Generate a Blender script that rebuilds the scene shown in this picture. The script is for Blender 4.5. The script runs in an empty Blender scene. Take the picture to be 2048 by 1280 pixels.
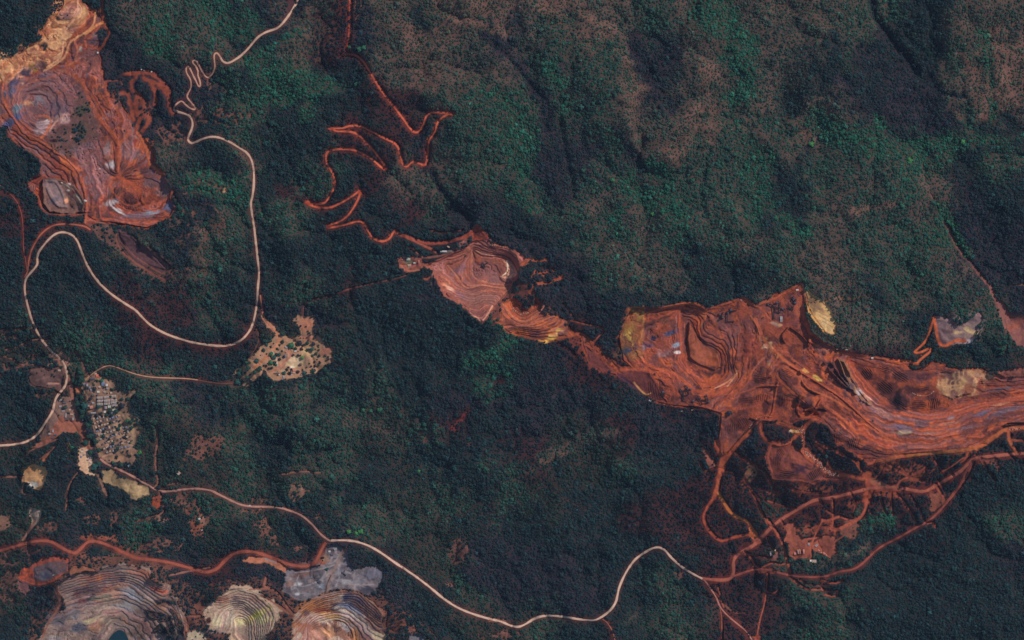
import bpy, bmesh, math, random
import numpy as np
C = bpy.context.scene
COL = C.collection
rnd = random.Random(7)
R = math.radians
# ------------------------------------------------------------------ camera, sky, sun, exposure
HEIGHT = 40000.0            # metres above the land: a satellite-like straight-down view
SPAN = 4096.0               # metres of land across the frame
cd = bpy.data.cameras.new('camera'); cam = bpy.data.objects.new('camera', cd); COL.objects.link(cam)
cam.location = (0, 0, HEIGHT + 60); cam.rotation_euler = (0, 0, 0)
cd.sensor_width = 36.0; cd.lens = 36.0 * HEIGHT / SPAN
cd.clip_start = 100.0; cd.clip_end = 120000.0
C.camera = cam
SUN_EL, SUN_AZ = 46.0, 52.0
w = bpy.data.worlds.new('World'); C.world = w; w.use_nodes = True
nt = w.node_tree; nt.nodes.clear()
sky = nt.nodes.new('ShaderNodeTexSky'); sky.sky_type = 'NISHITA'; sky.sun_disc = False
sky.sun_elevation = R(SUN_EL); sky.sun_rotation = R(SUN_AZ); sky.air_density = 1.3; sky.dust_density = 0.6; sky.ozone_density = 2.0
bgn = nt.nodes.new('ShaderNodeBackground'); bgn.inputs[1].default_value = 0.09
won = nt.nodes.new('ShaderNodeOutputWorld')
nt.links.new(sky.outputs[0], bgn.inputs[0]); nt.links.new(bgn.outputs[0], won.inputs[0])
sl = bpy.data.lights.new('sun', 'SUN'); sl.energy = 3.0; sl.angle = R(0.5); sl.color = (1.0, 0.93, 0.86)
so = bpy.data.objects.new('sun', sl); COL.objects.link(so)
so.rotation_euler = (R(90 - SUN_EL), 0, R(180 - SUN_AZ)); so.location = (2000, 2000, 3000)
C.view_settings.view_transform = 'Standard'; C.view_settings.look = 'None'
C.view_settings.exposure = 0.0; C.view_settings.gamma = 1.0; C.render.filter_size = 1.1; C.view_settings.use_curve_mapping = False

# ------------------------------------------------------------------ map grid: 1 cell = 2 m, origin at the north-west corner
M = 128
W, H = 2048 + 2 * M, 1280 + 2 * M
NX, NY = W + 1, H + 1                       # vertices of the fine lattice
def mx(px): return (px - 1024.0) * 2.0
def my(py): return (640.0 - py) * 2.0
def P(s):
    out = []
    for t in s.split():
        a, b = t.split(','); a = float(a); b = float(b)
        if a <= 0: a = -M - 10
        if a >= 2048: a = 2048 + M + 10
        if b <= 0: b = -M - 10
        if b >= 1280: b = 1280 + M + 10
        out.append((a, b))
    return np.array(out)
def lin(c):
    c = np.array(c, float) / 255.0
    return np.where(c <= 0.04045, c / 12.92, ((c + 0.055) / 1.055) ** 2.4)
def vnoise(seed, X, Y):
    rs = np.random.RandomState(seed); G = rs.rand(64, 64).astype(np.float32)
    xi = np.floor(X).astype(np.int32); yi = np.floor(Y).astype(np.int32)
    fx = (X - xi); fy = (Y - yi); fx = fx * fx * (3 - 2 * fx); fy = fy * fy * (3 - 2 * fy)
    a = G[yi & 63, xi & 63]; b = G[yi & 63, (xi + 1) & 63]; c = G[(yi + 1) & 63, xi & 63]; d = G[(yi + 1) & 63, (xi + 1) & 63]
    return (a + (b - a) * fx) * (1 - fy) + (c + (d - c) * fx) * fy
def fbm(seed, X, Y, sc, octs=4, rough=0.5):
    s = 0; a = 1.0; t = 0
    for o in range(octs):
        s = s + a * vnoise(seed + o * 13, X / sc + 17.3 * o, Y / sc + 5.7 * o); t += a; a *= rough; sc = sc / 2.03
    return s / t * 2 - 1                     # about -1..1 (mostly +-0.5)
XX, YY = np.meshgrid(np.arange(NX, dtype=np.float32) - M, np.arange(NY, dtype=np.float32) - M)
def window(pts, pad):
    x0 = int(max(0, math.floor(pts[:, 0].min() - pad) + M)); x1 = int(min(NX, math.ceil(pts[:, 0].max() + pad) + M + 1))
    y0 = int(max(0, math.floor(pts[:, 1].min() - pad) + M)); y1 = int(min(NY, math.ceil(pts[:, 1].max() + pad) + M + 1))
    return slice(y0, max(y0, y1)), slice(x0, max(x0, x1))
def seg_d2(X, Y, a, b):
    dx, dy = b[0] - a[0], b[1] - a[1]; L = dx * dx + dy * dy + 1e-9
    t = np.clip(((X - a[0]) * dx + (Y - a[1]) * dy) / L, 0, 1)
    return (X - a[0] - t * dx) ** 2 + (Y - a[1] - t * dy) ** 2
def dist_line(pts, pad):
    sl_ = window(pts, pad); X = XX[sl_]; Y = YY[sl_]
    d2 = np.full(X.shape, 1e9, np.float32)
    for a, b in zip(pts[:-1], pts[1:]):
        q = np.array([a, b]); w2 = window(q, pad)
        ys = slice(w2[0].start - sl_[0].start, w2[0].stop - sl_[0].start); xs = slice(w2[1].start - sl_[1].start, w2[1].stop - sl_[1].start)
        if d2[ys, xs].size: d2[ys, xs] = np.minimum(d2[ys, xs], seg_d2(X[ys, xs], Y[ys, xs], a, b))
    return sl_, np.sqrt(d2)
def sdf_poly(pts, pad):
    sl_ = window(pts, pad); X = XX[sl_]; Y = YY[sl_]
    d2 = np.full(X.shape, 1e9, np.float32); ins = np.zeros(X.shape, bool)
    n = len(pts)
    for i in range(n):
        a = pts[i]; b = pts[(i + 1) % n]
        d2 = np.minimum(d2, seg_d2(X, Y, a, b))
        if a[1] != b[1]:
            ins ^= ((a[1] > Y) != (b[1] > Y)) & (X < (b[0] - a[0]) * (Y - a[1]) / (b[1] - a[1]) + a[0])
    d = np.sqrt(d2)
    return sl_, np.where(ins, d, -d)
def sstep(a, b, x):
    t = np.clip((x - a) / (b - a), 0, 1); return t * t * (3 - 2 * t)
def smooth_pts(pts, n=3):                    # Chaikin corner cutting
    for _ in range(n):
        q = [pts[0]]
        for a, b in zip(pts[:-1], pts[1:]):
            q.append(a * .75 + b * .25); q.append(a * .25 + b * .75)
        q.append(pts[-1]); pts = np.array(q)
    return pts
EDGE = fbm(3, XX, YY, 9.0, 3)                # ragged edges
EDG2 = fbm(31, XX, YY, 34.0, 4)
GRAIN = fbm(51, XX, YY, 3.0, 2)
# ------------------------------------------------------------------ heights (metres): contour lines solved into one smooth land surface
B = 7.0
NATURAL = [(120, "1000,0 1010,60 985,150 960,240"), (60, "1050,100 1085,200 1110,300 1150,400 1160,470"), (115, "1180,60 1230,150 1260,260 1290,330"), (55, "1300,140 1290,240 1275,330 1300,420"), (110, "1400,120 1390,220 1380,330 1420,420"), (60, "1420,0 1500,110 1560,180 1600,260"),
 (95, "1640,120 1700,200 1720,280"), (62, "1733,0 1760,50 1800,98 1832,140 1870,200 1900,260"), (72, "1850,0 1890,80 1920,150"), (45, "1980,60 1990,200 1985,260 1900,285 1800,285"), (85, "2048,100 2040,220"), (40, "1850,330 1880,420 1940,520 1980,580 2020,640"), (110, "1750,420 1690,450 1650,560"), (100, "2000,400 2048,480"),
 (45, "830,60 850,160 840,230 835,320 880,400 940,440"), (95, "700,60 760,160 770,300 740,400 700,450"), (100, "880,100 900,220 900,330 960,400"), (40, "640,130 620,220 560,330 590,450 650,520"), (90, "480,60 520,200 440,300"), (80, "560,450 600,560"), (15, "300,720 500,780 640,860 760,980 800,1060"), (25, "900,760 950,880 1050,1000 1180,1100 1300,1180"), (0, "620,900 780,930 880,920"), (30, "420,620 560,620 700,640 820,700 1000,780 1150,860"), (60, "100,560 200,620 330,560"), (5, "20,800 60,860 20,960 60,1040"), (20, "400,1000 520,950"), (40, "560,1100 440,1120 200,1100"), (35, "1400,880 1350,960 1300,1040"), (45, "1560,1000 1700,1010 1850,960"), (20, "1500,1200 1700,1180 1900,1120 2048,1100"), (60, "2000,1000 2048,930"), (25, "1100,1240 1000,1200 850,1130"), (55, "0,400 30,500 20,620"), (85, "300,40 290,120"), (90, "600,20 640,0")]
MINE = [(15, "125,30 160,18"), (12, "100,62 150,72 190,62"), (9, "70,140 110,132 150,130 200,130"), (10, "20,145 8,166 4,191 14,218 36,247 49,269 82,281 109,302 141,324 162,351 172,386 173,425"), (5, "20,290 49,312 76,338 96,362 130,388 150,410 160,426"), (5, "55,205 62,225 70,240 96,240 100,215 85,195 60,190"), (10, "180,150 205,190 225,225 238,280 236,345"), (8.6, "185,200 200,245 205,300"), (7.4, "186,312 195,345 205,375 214,395"),
 (8.5, "210,445 240,448 293,456 325,444"), (5, "348,415 345,390 325,350 310,310"), (7.5, "290,280 262,240"), (3.4, "226,398 243,415 272,424 310,419 333,398 320,370 290,360 250,360"),
 (0, "944,500 943,548 949,557 970,565 1008,570 1022,566"), (3, "894,531 911,548 928,575 945,576 961,569 991,575 1012,577"), (6.2, "879,557 907,576 932,588 953,590 970,582 991,586 1005,586"), (9.5, "894,586 923,599 948,610 966,599 991,599"), (12.5, "917,605 938,616 959,620 970,612 983,613"), (16, "940,626 950,633 963,646 975,630 980,618"), (8, "985,490 1015,495 1036,512 1040,535 1036,556"), (1, "950,512 985,514 1010,516 1022,522 1030,545"), (9, "955,450 975,475"), (7, "900,505 940,500"),
 (3, "1024,607 1040,627 1056,628 1074,612"), (5.5, "1006,607 1027,635 1049,643 1074,630 1087,615"), (9, "1002,627 1020,646 1043,654 1067,651 1093,639 1110,632"), (3, "1030,668 1060,676 1100,682 1130,674"),
 (0, "1379,645 1390,668 1405,688 1437,701 1442,737 1430,742 1395,728 1378,715 1374,680 1379,645"), (2, "1363,621 1364,691 1362,726 1388,752 1403,770 1423,770 1450,748 1455,724 1449,702 1436,693 1410,685 1397,665 1397,641 1390,622"), (4.2, "1352,640 1350,700 1349,728 1375,748 1397,776 1425,779 1451,765 1469,750 1465,735 1458,713 1463,693 1458,678 1432,674 1414,663 1410,647 1412,630"), (5.8, "1473,671 1472,700 1468,735 1480,752 1458,783 1430,792"), (8, "1530,702 1510,711 1500,728 1493,757 1473,772 1458,797"), (7, "1287,617 1357,610 1412,619 1480,602 1540,603"), (5.4, "1250,640 1262,690 1290,728 1340,752 1380,800"), (3.6, "1300,660 1310,690 1330,700"),
 (3.5, "1700,722 1730,758 1770,798 1830,820 1890,818 1940,795 2048,775"), (9.5, "1620,700 1680,790 1740,845 1800,862 1870,866 1940,845 1990,818 2048,805"), (13.5, "1560,742 1600,790 1670,862 1740,900 1800,908 1900,897 1960,884 2000,855 2048,842"), (10, "1608,600 1625,670 1660,692"), (6.5, "1700,708 1790,728 1860,735 1935,742"), (9, "1990,745 2048,748"), (4.6, "1735,735 1800,748 1880,755 1930,765"), (9, "1530,660 1580,690 1620,740"), (9.5, "1440,830 1540,790 1640,830"), (9, "1450,905 1530,850"), (10, "1550,950 1640,960"), (12, "1580,915 1620,930"),
 (14, "113,1166 137,1152 195,1143 225,1130 273,1130 301,1142 310,1160 328,1172"), (9.5, "342,1190 355,1212 366,1245"), (7, "128,1190 180,1180 225,1167 258,1166 285,1182 303,1198 318,1212"), (3, "150,1222 180,1212 220,1206 255,1204 275,1214 290,1232 305,1262"), (-1.4, "213,1280 224,1264 240,1256 252,1264 258,1280"),
 (12.5, "437,1192 462,1178 500,1178 530,1195 548,1220 554,1250 535,1275"), (4, "455,1222 478,1215 500,1225 512,1242 512,1260 505,1280"), (1, "472,1240 485,1236 494,1250 494,1280"), (7, "414,1245 430,1232 437,1215"),
 (14, "587,1232 601,1212 655,1187 690,1179 718,1183 750,1206 768,1232"), (7, "610,1238 640,1218 665,1217 690,1205 718,1222 745,1243 762,1265"), (2, "622,1255 645,1240 680,1243 703,1255 722,1280"),
 (6, "280,500 320,530 335,545"), (11, "240,462 275,480 310,505 345,530"), (10, "1878,640 1900,640 1950,630"), (6, "1885,688 1920,678")]
def rast(cons, f):
    gh, gw = H // f + 1, W // f + 1
    S = np.zeros((gh, gw)); N = np.zeros((gh, gw))
    for lv, s in cons:
        pts = smooth_pts(P(s), 2)
        for a, b in zip(pts[:-1], pts[1:]):
            n = int(max(2, np.hypot(*(b - a)) / f * 2)); t = np.linspace(0, 1, n)
            gx = np.rint((a[0] + (b[0] - a[0]) * t + M) / f).astype(int); gy = np.rint((a[1] + (b[1] - a[1]) * t + M) / f).astype(int)
            ok = (gx >= 0) & (gy >= 0) & (gx < gw) & (gy < gh)
            np.add.at(S, (gy[ok], gx[ok]), lv); np.add.at(N, (gy[ok], gx[ok]), 1)
    return S, N
def zoom(A, shp):
    h, w_ = A.shape; yy = np.linspace(0, h - 1, shp[0]); xx = np.linspace(0, w_ - 1, shp[1])
    y0 = np.minimum(yy.astype(int), h - 2); x0 = np.minimum(xx.astype(int), w_ - 2); fy_ = (yy - y0)[:, None]; fx_ = (xx - x0)[None]
    a = A[y0][:, x0]; b = A[y0][:, x0 + 1]; c = A[y0 + 1][:, x0]; d = A[y0 + 1][:, x0 + 1]
    return (a * (1 - fx_) + b * fx_) * (1 - fy_) + (c * (1 - fx_) + d * fx_) * fy_
BASEM = 40.0
allc = [(lv, s) for lv, s in NATURAL] + [(BASEM + lv * B, s) for lv, s in MINE]
Z = None
for f in (64, 32, 16, 8, 4, 2):
    S, N = rast(allc, f); fixed = N > 0; V = np.where(fixed, S / np.maximum(N, 1), 0)
    if Z is None: Z = np.full(S.shape, 50.0)
    else: Z = zoom(Z, S.shape)
    Z[fixed] = V[fixed]
    for it in range(70 if f > 2 else 24):
        A = np.pad(Z, 1, mode='edge'); Z = (A[:-2, 1:-1] + A[2:, 1:-1] + A[1:-1, :-2] + A[1:-1, 2:]) * .25
        Z[fixed] = V[fixed]
for it in range(2):                            # take the crease off the contour lines
    A = np.pad(Z, 1, mode='edge'); Z = Z * .5 + (A[:-2, 1:-1] + A[2:, 1:-1] + A[1:-1, :-2] + A[1:-1, 2:]) * .125
HS = zoom(Z, (NY, NX)).astype(np.float32)
U0 = (HS - BASEM) / B + .6 * fbm(460, XX, YY, 34.0, 2) + .22 * fbm(465, XX, YY, 9.0, 2)
STREAK = vnoise(475, U0 * 2.6 + EDG2 * .8, XX * .02 + YY * .02) * 2 - 1
warpx = fbm(101, XX, YY, 110.0, 4) * 80; warpy = fbm(131, XX, YY, 110.0, 4) * 80
REL = fbm(400, XX, YY, 120.0, 5, .55) + .8 * fbm(480, XX - YY * .35, YY * .55, 150.0, 2); GUL = np.abs(fbm(430, XX + warpx * .4, YY + warpy * .4, 95.0, 3))

for s_, wd_, dp_ in (("1733,0 1742,22 1758,48 1778,72 1795,95 1812,112 1830,140", 9, 34), ("1856,140 1868,165 1885,190 1925,192", 5, 12), ("1985,60 1976,110 1982,160 1986,200", 4, 10), ("862,340 880,380 920,420 945,440", 6, 16), ("1120,240 1130,300 1142,350 1150,400", 5, 14), ("1752,236 1775,262 1800,282", 5, 10), ("1290,150 1286,200 1278,240 1270,270", 6, 14), ("1845,330 1868,400 1900,465 1940,525 1970,562", 5, 10), ("540,250 570,300 600,380 640,420", 6, 12), ("1420,300 1400,380 1410,440", 6, 14), ("1560,230 1590,300 1600,380", 6, 14), ("990,95 1018,118 1060,170 1088,196", 6, 14)):
    sl_, dd_ = dist_line(smooth_pts(P(s_), 2), wd_ * 2.5)
    if dd_.size: HS[sl_] -= dp_ * np.exp(-(dd_ / wd_) ** 2)
# ------------------------------------------------------------------ vegetation types over the land (one letter = 64 cells)
VEG = """
DDDOMMGGNORNOOBBOBOOMOGOOOMMDDOO
DDDNGOMDDORNOBONOMBONOOGODMNDOMB
DDNNNNMDGGDDOBOONMMBNOOGODNDNOOB
DDDDNNMGMDDRRMMGMNMOOOBOMBONNNMB
DDDDDODODDRDRDMGGNMNOBMGOBGGGGMD
DDDDDDGGDMDROOMMGNMGGMMGDMMMGODM
RDDDDDDMMMDDRMNDDMOMGMMMDMOMMOND
DDDDODOMDDDDDDNNNDMOMDMOMOOMMGNN
DDDDDOOMDMDRDDDDNNNMODDDMOODMONN
DDDDRRMDNNODDNDDNNNDDDDDOOOMOMMN
DMMDRDDROODDDDDGDRRNDDDRROOODDGN
OOMMMMDDDDDDDDDGDNRRRRRRRRRROODO
DDOODMNDMMDMDDNNNNNDNRRRRRRRRRRR
DDOOMOOMDDMOOMRDNNORNNNNRRRRRRRR
ODNOODOMDMMDODDDROOMDDRRRRRRRDRD
DNDDDOMMOMDMOMDMODDDDRRRRRRRRRDD
OODDMDODODMMMOONDDDRRRRNORRMRDDM
ONNDDNRNNRNDDOMNNNDDDDRRRMMDDDDN
ONNDDNDNNNNNDDMNNNNDMDRRMDDDDDDD
DDNNNNNNNNNNDDOOMDDDMMRRDMMDDDDD
""".split()
VEG = [r if i < 9 else r[:24].replace('O', 'K') + r[24:].replace('O', 'K' if i > 10 else 'O') for i, r in enumerate(VEG)]
TYPES = {   # ground colour, tree density, tree colour, tree size (colours as sRGB of the surface itself)
 'D': ((44, 40, 40), .90, (26, 48, 50), 1.0),
 'G': ((66, 60, 50), .84, (36, 84, 66), 1.05),
 'M': ((74, 62, 54), .80, (40, 72, 60), 1.0),
 'O': ((88, 68, 60), .76, (54, 70, 60), .88),
 'K': ((60, 48, 42), .80, (34, 54, 48), .95),
 'B': ((110, 78, 68), .68, (70, 76, 62), .8),
 'R': ((62, 34, 34), .66, (28, 34, 40), .9),
 'N': ((50, 40, 46), .82, (30, 44, 50), .95)}
KEYS = 'DGMOKBRN'
wts = np.zeros((8, NY, NX), np.float32)
GX = np.clip((XX + warpx) / 64.0 - 0.5, 0, 30.999); GY = np.clip((YY + warpy) / 64.0 - 0.5, 0, 18.999)
ix = GX.astype(int); iy = GY.astype(int); fx = GX - ix; fy = GY - iy
fx = fx * fx * (3 - 2 * fx); fy = fy * fy * (3 - 2 * fy)
VG = np.array([[KEYS.index(ch) for ch in row] for row in VEG])
for k in range(8):
    g = (VG == k).astype(np.float32)
    wts[k] = (g[iy, ix] * (1 - fx) + g[iy, ix + 1] * fx) * (1 - fy) + (g[iy + 1, ix] * (1 - fx) + g[iy + 1, ix + 1] * fx) * fy
del GX, GY, ix, iy, fx, fy
STRIPS = [   # valley lines, burnt strips and greener stream sides
 ('N', 7, "1733,0 1742,22 1758,48 1778,72 1795,95 1812,112 1830,140"), ('N', 5, "1856,140 1868,165 1885,190 1925,192"),
 ('N', 16, "985,72 1000,92 1000,112"), ('N', 9, "1000,95 1018,118 1040,140 1060,170 1078,190"), ('N', 14, "1070,182 1088,196"),
 ('G', 13, "1420,0 1440,20 1465,45 1490,70 1510,88"), ('G', 14, "1752,236 1775,262 1800,282 1850,286 1915,288 1990,280 2048,262"),
 ('G', 10, "1960,70 1975,110 1982,160 1985,200 1990,240"), ('G', 16, "1270,340 1250,380 1290,360 1320,330"), ('G', 14, "1100,130 1115,180 1130,230 1120,160"),
 ('N', 10, "850,210 840,260 835,300 850,340"), ('N', 8, "862,340 880,380 920,420 945,440"), ('G', 15, "560,200 600,180 632,160 612,230"), ('G', 10, "470,130 520,110 600,60"),
 ('B', 16, "1155,20 1195,50 1230,90 1252,120 1272,150 1285,170"), ('B', 10, "820,60 880,70 905,40 960,50 1000,60"), ('B', 12, "1400,120 1420,180 1390,230 1400,265"),
 ('B', 18, "1995,60 2010,120 2020,180 2030,230"), ('B', 12, "1920,110 1950,150 1990,190"), ('B', 12, "1905,215 1925,235"), ('D', 16, "830,20 850,50"), ('N', 12, "740,20 750,60 720,100"),
 ('N', 16, "210,100 230,130 250,160 240,185"), ('N', 14, "270,175 300,190 330,220 330,260"), ('N', 14, "300,250 300,275"), ('N', 14, "352,390 380,410 430,410 400,440"), ('N', 12, "365,470 375,495 360,510"),
 ('N', 16, "1060,480 1090,500 1120,540 1100,580"), ('N', 16, "1050,560 1075,570"), ('N', 14, "1120,600 1150,610"), ('N', 18, "1230,620 1215,650 1200,665"), ('N', 14, "940,440 960,430"),
 ('G', 14, "940,720 970,712 1000,705"), ('D', 12, "545,905 540,920"), ('D', 9, "860,915 868,940"), ('N', 16, "1130,1120 1180,1150 1215,1175 1190,1190"), ('R', 14, "240,640 270,650 300,670 330,690"), ('R', 10, "355,690 420,700 480,690"),
 ('R', 12, "700,230 760,290 790,330 740,380"), ('R', 14, "560,380 600,400"), ('N', 14, "60,1185 80,1190 110,1185"), ('D', 16, "10,1240 60,1250"), ('D', 18, "320,1170 370,1200 400,1180"), ('N', 18, "500,1140 540,1150 560,1170 470,1160"),
 ('D', 16, "170,920 175,950"), ('D', 12, "150,800 165,830"), ('D', 12, "168,830 175,870"), ('G', 12, "300,1050 330,1060"), ('D', 14, "255,790 268,800"), ('D', 14, "225,945 245,925"),
 ('G', 18, "400,350 440,380"), ('G', 14, "1560,440 1620,470"), ('G', 22, "1230,440 1260,480"), ('G', 20, "1500,170 1460,200"), ('G', 10, "1876,410 1900,450 1935,510"), ('B', 9, "1690,425 1740,420 1790,410"),
 ('G', 16, "1780,1040 1750,1045"), ('N', 20, "700,1150 745,1200"), ('D', 12, "770,440 800,430"), ('O', 14, "1150,890 1180,870 1230,860"), ('O', 12, "1080,915 1110,900 1145,895"), ('R', 10, "905,860 925,835 960,800 1000,760"),
 ('O', 14, "790,870 760,850 700,840"), ('O', 8, "640,1090 690,1060"), ('G', 9, "700,1062 715,1068"), ('O', 12, "1640,1130 1700,1110 1740,1090"), ('O', 18, "1700,600 1740,620 1680,640")]
for typ, wd, s in STRIPS:
    pts = smooth_pts(P(s), 2); sl_, d = dist_line(pts, wd * 2.2)
    if d.size == 0: continue
    a = sstep(wd * 1.25, wd * .35, d + EDG2[sl_] * wd * 1.3 + EDGE[sl_] * wd * .4) * .92
    for k in range(8): wts[k][sl_] *= (1 - a)
    wts[KEYS.index(typ)][sl_] += a
k1 = np.clip(REL * 2.2, -1, 1); v1 = sstep(.16, .02, GUL)
for ch, s_, gv in (('B', 1.0, -.7), ('O', .7, -.5), ('K', .4, -.3), ('N', -.6, .9), ('G', -.3, 1.0), ('D', -.6, .5)): wts[KEYS.index(ch)] *= np.clip(1 + s_ * k1 + gv * v1 * 1.2, .05, 3.2)
# patchiness: noise shifts weight between types
for k in range(8): wts[k] *= np.clip(0.55 + 1.2 * fbm(200 + 7 * k, XX, YY, 46.0, 4) + .7 * fbm(260 + 7 * k, XX, YY, 11.0, 2), 0.04, 3)
wts **= 1.15
wts /= wts.sum(0)[None] + 1e-6
GC = np.zeros((NY, NX, 3), np.float32); TD = np.zeros((NY, NX), np.float32); TC = np.zeros((NY, NX, 3), np.float32); TS = np.zeros((NY, NX), np.float32)
for k, ch in enumerate(KEYS):
    g, dn, t, s = TYPES[ch]
    GC += wts[k][..., None] * lin(g).astype(np.float32); TD += wts[k] * dn; TC += wts[k][..., None] * lin(t).astype(np.float32); TS += wts[k] * s
del wts
big = fbm(300, XX, YY, 22.0, 3)
GC *= (1 + .35 * big + .3 * GRAIN)[..., None]
TD = np.clip(TD + .35 * fbm(320, XX, YY, 15.0, 3), 0, 1)
# thin soil tracks between the bushes of the open savanna
vein = np.abs(fbm(340, XX, YY, 26.0, 3)); GC += (np.exp(-(vein / .03) ** 2) * np.clip(GC[..., 0] * 9 - .55, 0, 1))[..., None] * lin((60, 42, 34)).astype(np.float32)
BARE = np.zeros((NY, NX), np.float32)       # 1 = cleared of trees
FINE = np.zeros((NY, NX), bool)             # needs the fine lattice
TERR = np.zeros((NY, NX), np.float32)       # 1 = benched
REG = np.zeros((NY, NX), np.uint8)          # which sheet of ground
def soil(col):
    l = lin(col); g_ = l @ np.array([.3, .5, .2]); return (l * .98 + g_ * .02) * np.array([.92, .86, .76])
def blend(sl_, a, col, var=.12, bare=True, fine=True):
    c = soil(col).astype(np.float32)[None, None] * (1 + var * 2 * EDG2[sl_] + var * 1.6 * GRAIN[sl_] + var * EDGE[sl_])[..., None]
    GC[sl_] = GC[sl_] * (1 - a[..., None]) + c * a[..., None]
    if bare is True: BARE[sl_] = np.maximum(BARE[sl_], a)
    elif bare is not False: BARE[sl_] = BARE[sl_] * (1 - a) + a * bare
    if fine: FINE[sl_] |= a > .08
def poly(s, col, feather=2.0, rag=2.0, op=1.0, bare=True, var=.12, reg=None, terr=None):
    pts = P(s) if isinstance(s, str) else s
    sl_, d = sdf_poly(pts, feather + rag * 1.5 + 2)
    if d.size == 0: return
    a = sstep(-feather, feather, d + EDGE[sl_] * rag + EDG2[sl_] * rag) * op
    blend(sl_, a, col, var, bare)
    if reg: REG[sl_] = np.where(a > .5, reg, REG[sl_])
    if terr is not None: TERR[sl_] = TERR[sl_] * (1 - a) + a * terr * sstep(1, 7, d)
def line(s, wd, col, op=1.0, soft=.45, rag=.25, bare=True, var=.1, terr=None, sm=2, clear=None):
    pts = P(s) if isinstance(s, str) else s
    pts = smooth_pts(pts, sm); sl_, d = dist_line(pts, wd + 3)
    if d.size == 0: return
    h = wd / 2
    a = sstep(h * (1 + soft) + .4, h * (1 - soft) - .4, d + EDGE[sl_] * wd * rag) * op
    blend(sl_, a, col, var, bare)
    if bare is True or bare > .8: BARE[sl_] = np.maximum(BARE[sl_], sstep(h + (clear or min(4.4, wd)), h + (clear or min(4.4, wd)) * .5, d) * min(op * 1.1, 1))
    if terr is not None: TERR[sl_] *= 1 - a * (1 - terr)
def dusty(s, wd, col, op):
    pts = smooth_pts(P(s), 2); sl_, d = dist_line(pts, wd); a = (sstep(wd, 0, d + EDG2[sl_] * wd * .5) * op)[..., None]
    GC[sl_] = GC[sl_] * (1 - a) + lin(col).astype(np.float32) * a; TC[sl_] = TC[sl_] * (1 - a * .8) + lin((58, 30, 34)).astype(np.float32) * a * .8
def blob(x, y, rx, ry, col, op=1.0, ang=0, rag=.5, bare=False, var=.1):
    pad = max(rx, ry) * 1.7 + 2; pts = np.array([(x, y)], float); sl_ = window(pts, pad)
    X = XX[sl_] - x; Y = YY[sl_] - y; ca, sa = math.cos(R(ang)), math.sin(R(ang))
    d = np.sqrt(((X * ca + Y * sa) / rx) ** 2 + ((-X * sa + Y * ca) / ry) ** 2)
    a = (sstep(1.3, .55, d + (EDGE[sl_] * .7 + EDG2[sl_] * .9) * rag) if bare else sstep(1.35, .3, d + EDGE[sl_] * .55 + EDG2[sl_] * .7 + STREAK[sl_] * .6)) * min(op * 1.1, 1)
    blend(sl_, a, col, var, bare, fine=bool(bare))

LANE = np.abs(fbm(610, XX + warpx * .25, YY + warpy * .25, 30.0, 3)); LANE2 = np.abs(fbm(640, XX, YY, 15.0, 3))
MO1 = fbm(660, XX, YY, 38.0, 4) + .45 * STREAK; MO2 = fbm(690, XX + 40, YY, 26.0, 4) + .4 * (vnoise(476, U0 * 1.4 + EDG2, XX * .015) * 2 - 1)
def mottle(s, cols, lane, k=1.0, terrlane=.6):
    """spread of soils inside one mine: two other tones in drifts that follow the beds, and paler lanes worn between the heaps"""
    sl_, d = sdf_poly(P(s), 4); a = sstep(-2, 3, d) * k
    for n_, (col, lo) in enumerate(cols):
        q = (MO1, MO2, -MO1, -MO2)[n_ % 4][sl_]; m_ = a * sstep(lo, lo + .28, q)
        blend(sl_, m_ * .85, col, .1, False, False)
    m_ = a * np.exp(-(LANE[sl_] / .06) ** 2) * (1 - terrlane * sstep(.2, .8, TERR[sl_])) * .8
    blend(sl_, m_, lane, .1, False, False)
    m_ = a * np.exp(-(LANE2[sl_] / .035) ** 2) * .35; blend(sl_, m_, lane, .1, False, False)
# ------------------------------------------------------------------ cleared land, mines and yards, painted as soil and rock plus a few shaded risers drawn dark
RED = (150, 74, 55); RED2 = (128, 62, 52); ORG = (176, 92, 58); PUR = (110, 66, 66); MAU = (132, 96, 98); GRY = (112, 108, 122); BLU = (74, 78, 110)
DRK = (74, 44, 48); CRM = (224, 186, 146); YEL = (222, 180, 96); TAN = (188, 142, 112); PNK = (206, 136, 116); WHT = (214, 204, 204); DGR = (52, 50, 58)
# reddened verge along the roads (trees thinner, dust on the ground)
# --- village and its fields
poly("169,759 193,745 207,753 230,763 242,785 258,783 251,800 262,806 266,822 277,842 279,873 275,909 262,926 221,924 199,914 196,895 181,842 176,822 171,791 165,771", (140, 108, 92), 2, 5, bare=.8, reg=5)
mottle("169,759 207,753 242,785 283,842 275,909 221,924 196,895", (((96, 78, 72), .05), ((178, 140, 114), .14)), (176, 140, 116), .8)
blob(232, 825, 12, 6, (176, 140, 112), .9, bare=.9); blob(262, 868, 7, 22, (178, 146, 116), .8, bare=.9); blob(240, 918, 25, 6, (176, 134, 108), .7, bare=.9); blob(182, 800, 7, 18, (160, 120, 98), .7, bare=.8)
line("255,797 262,790 268,782", 7, (160, 128, 108)); line("176,823 200,819 224,821 240,836 253,855 262,880", 3.5, (178, 136, 112)); line("205,913 235,905 262,896", 3, (170, 130, 110)); line("190,856 215,848", 2.5, (160, 124, 104))
line("205,892 235,884 258,880", 2.5, (160, 124, 104)); line("196,875 225,866 250,858", 2.2, (150, 118, 100))
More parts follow.
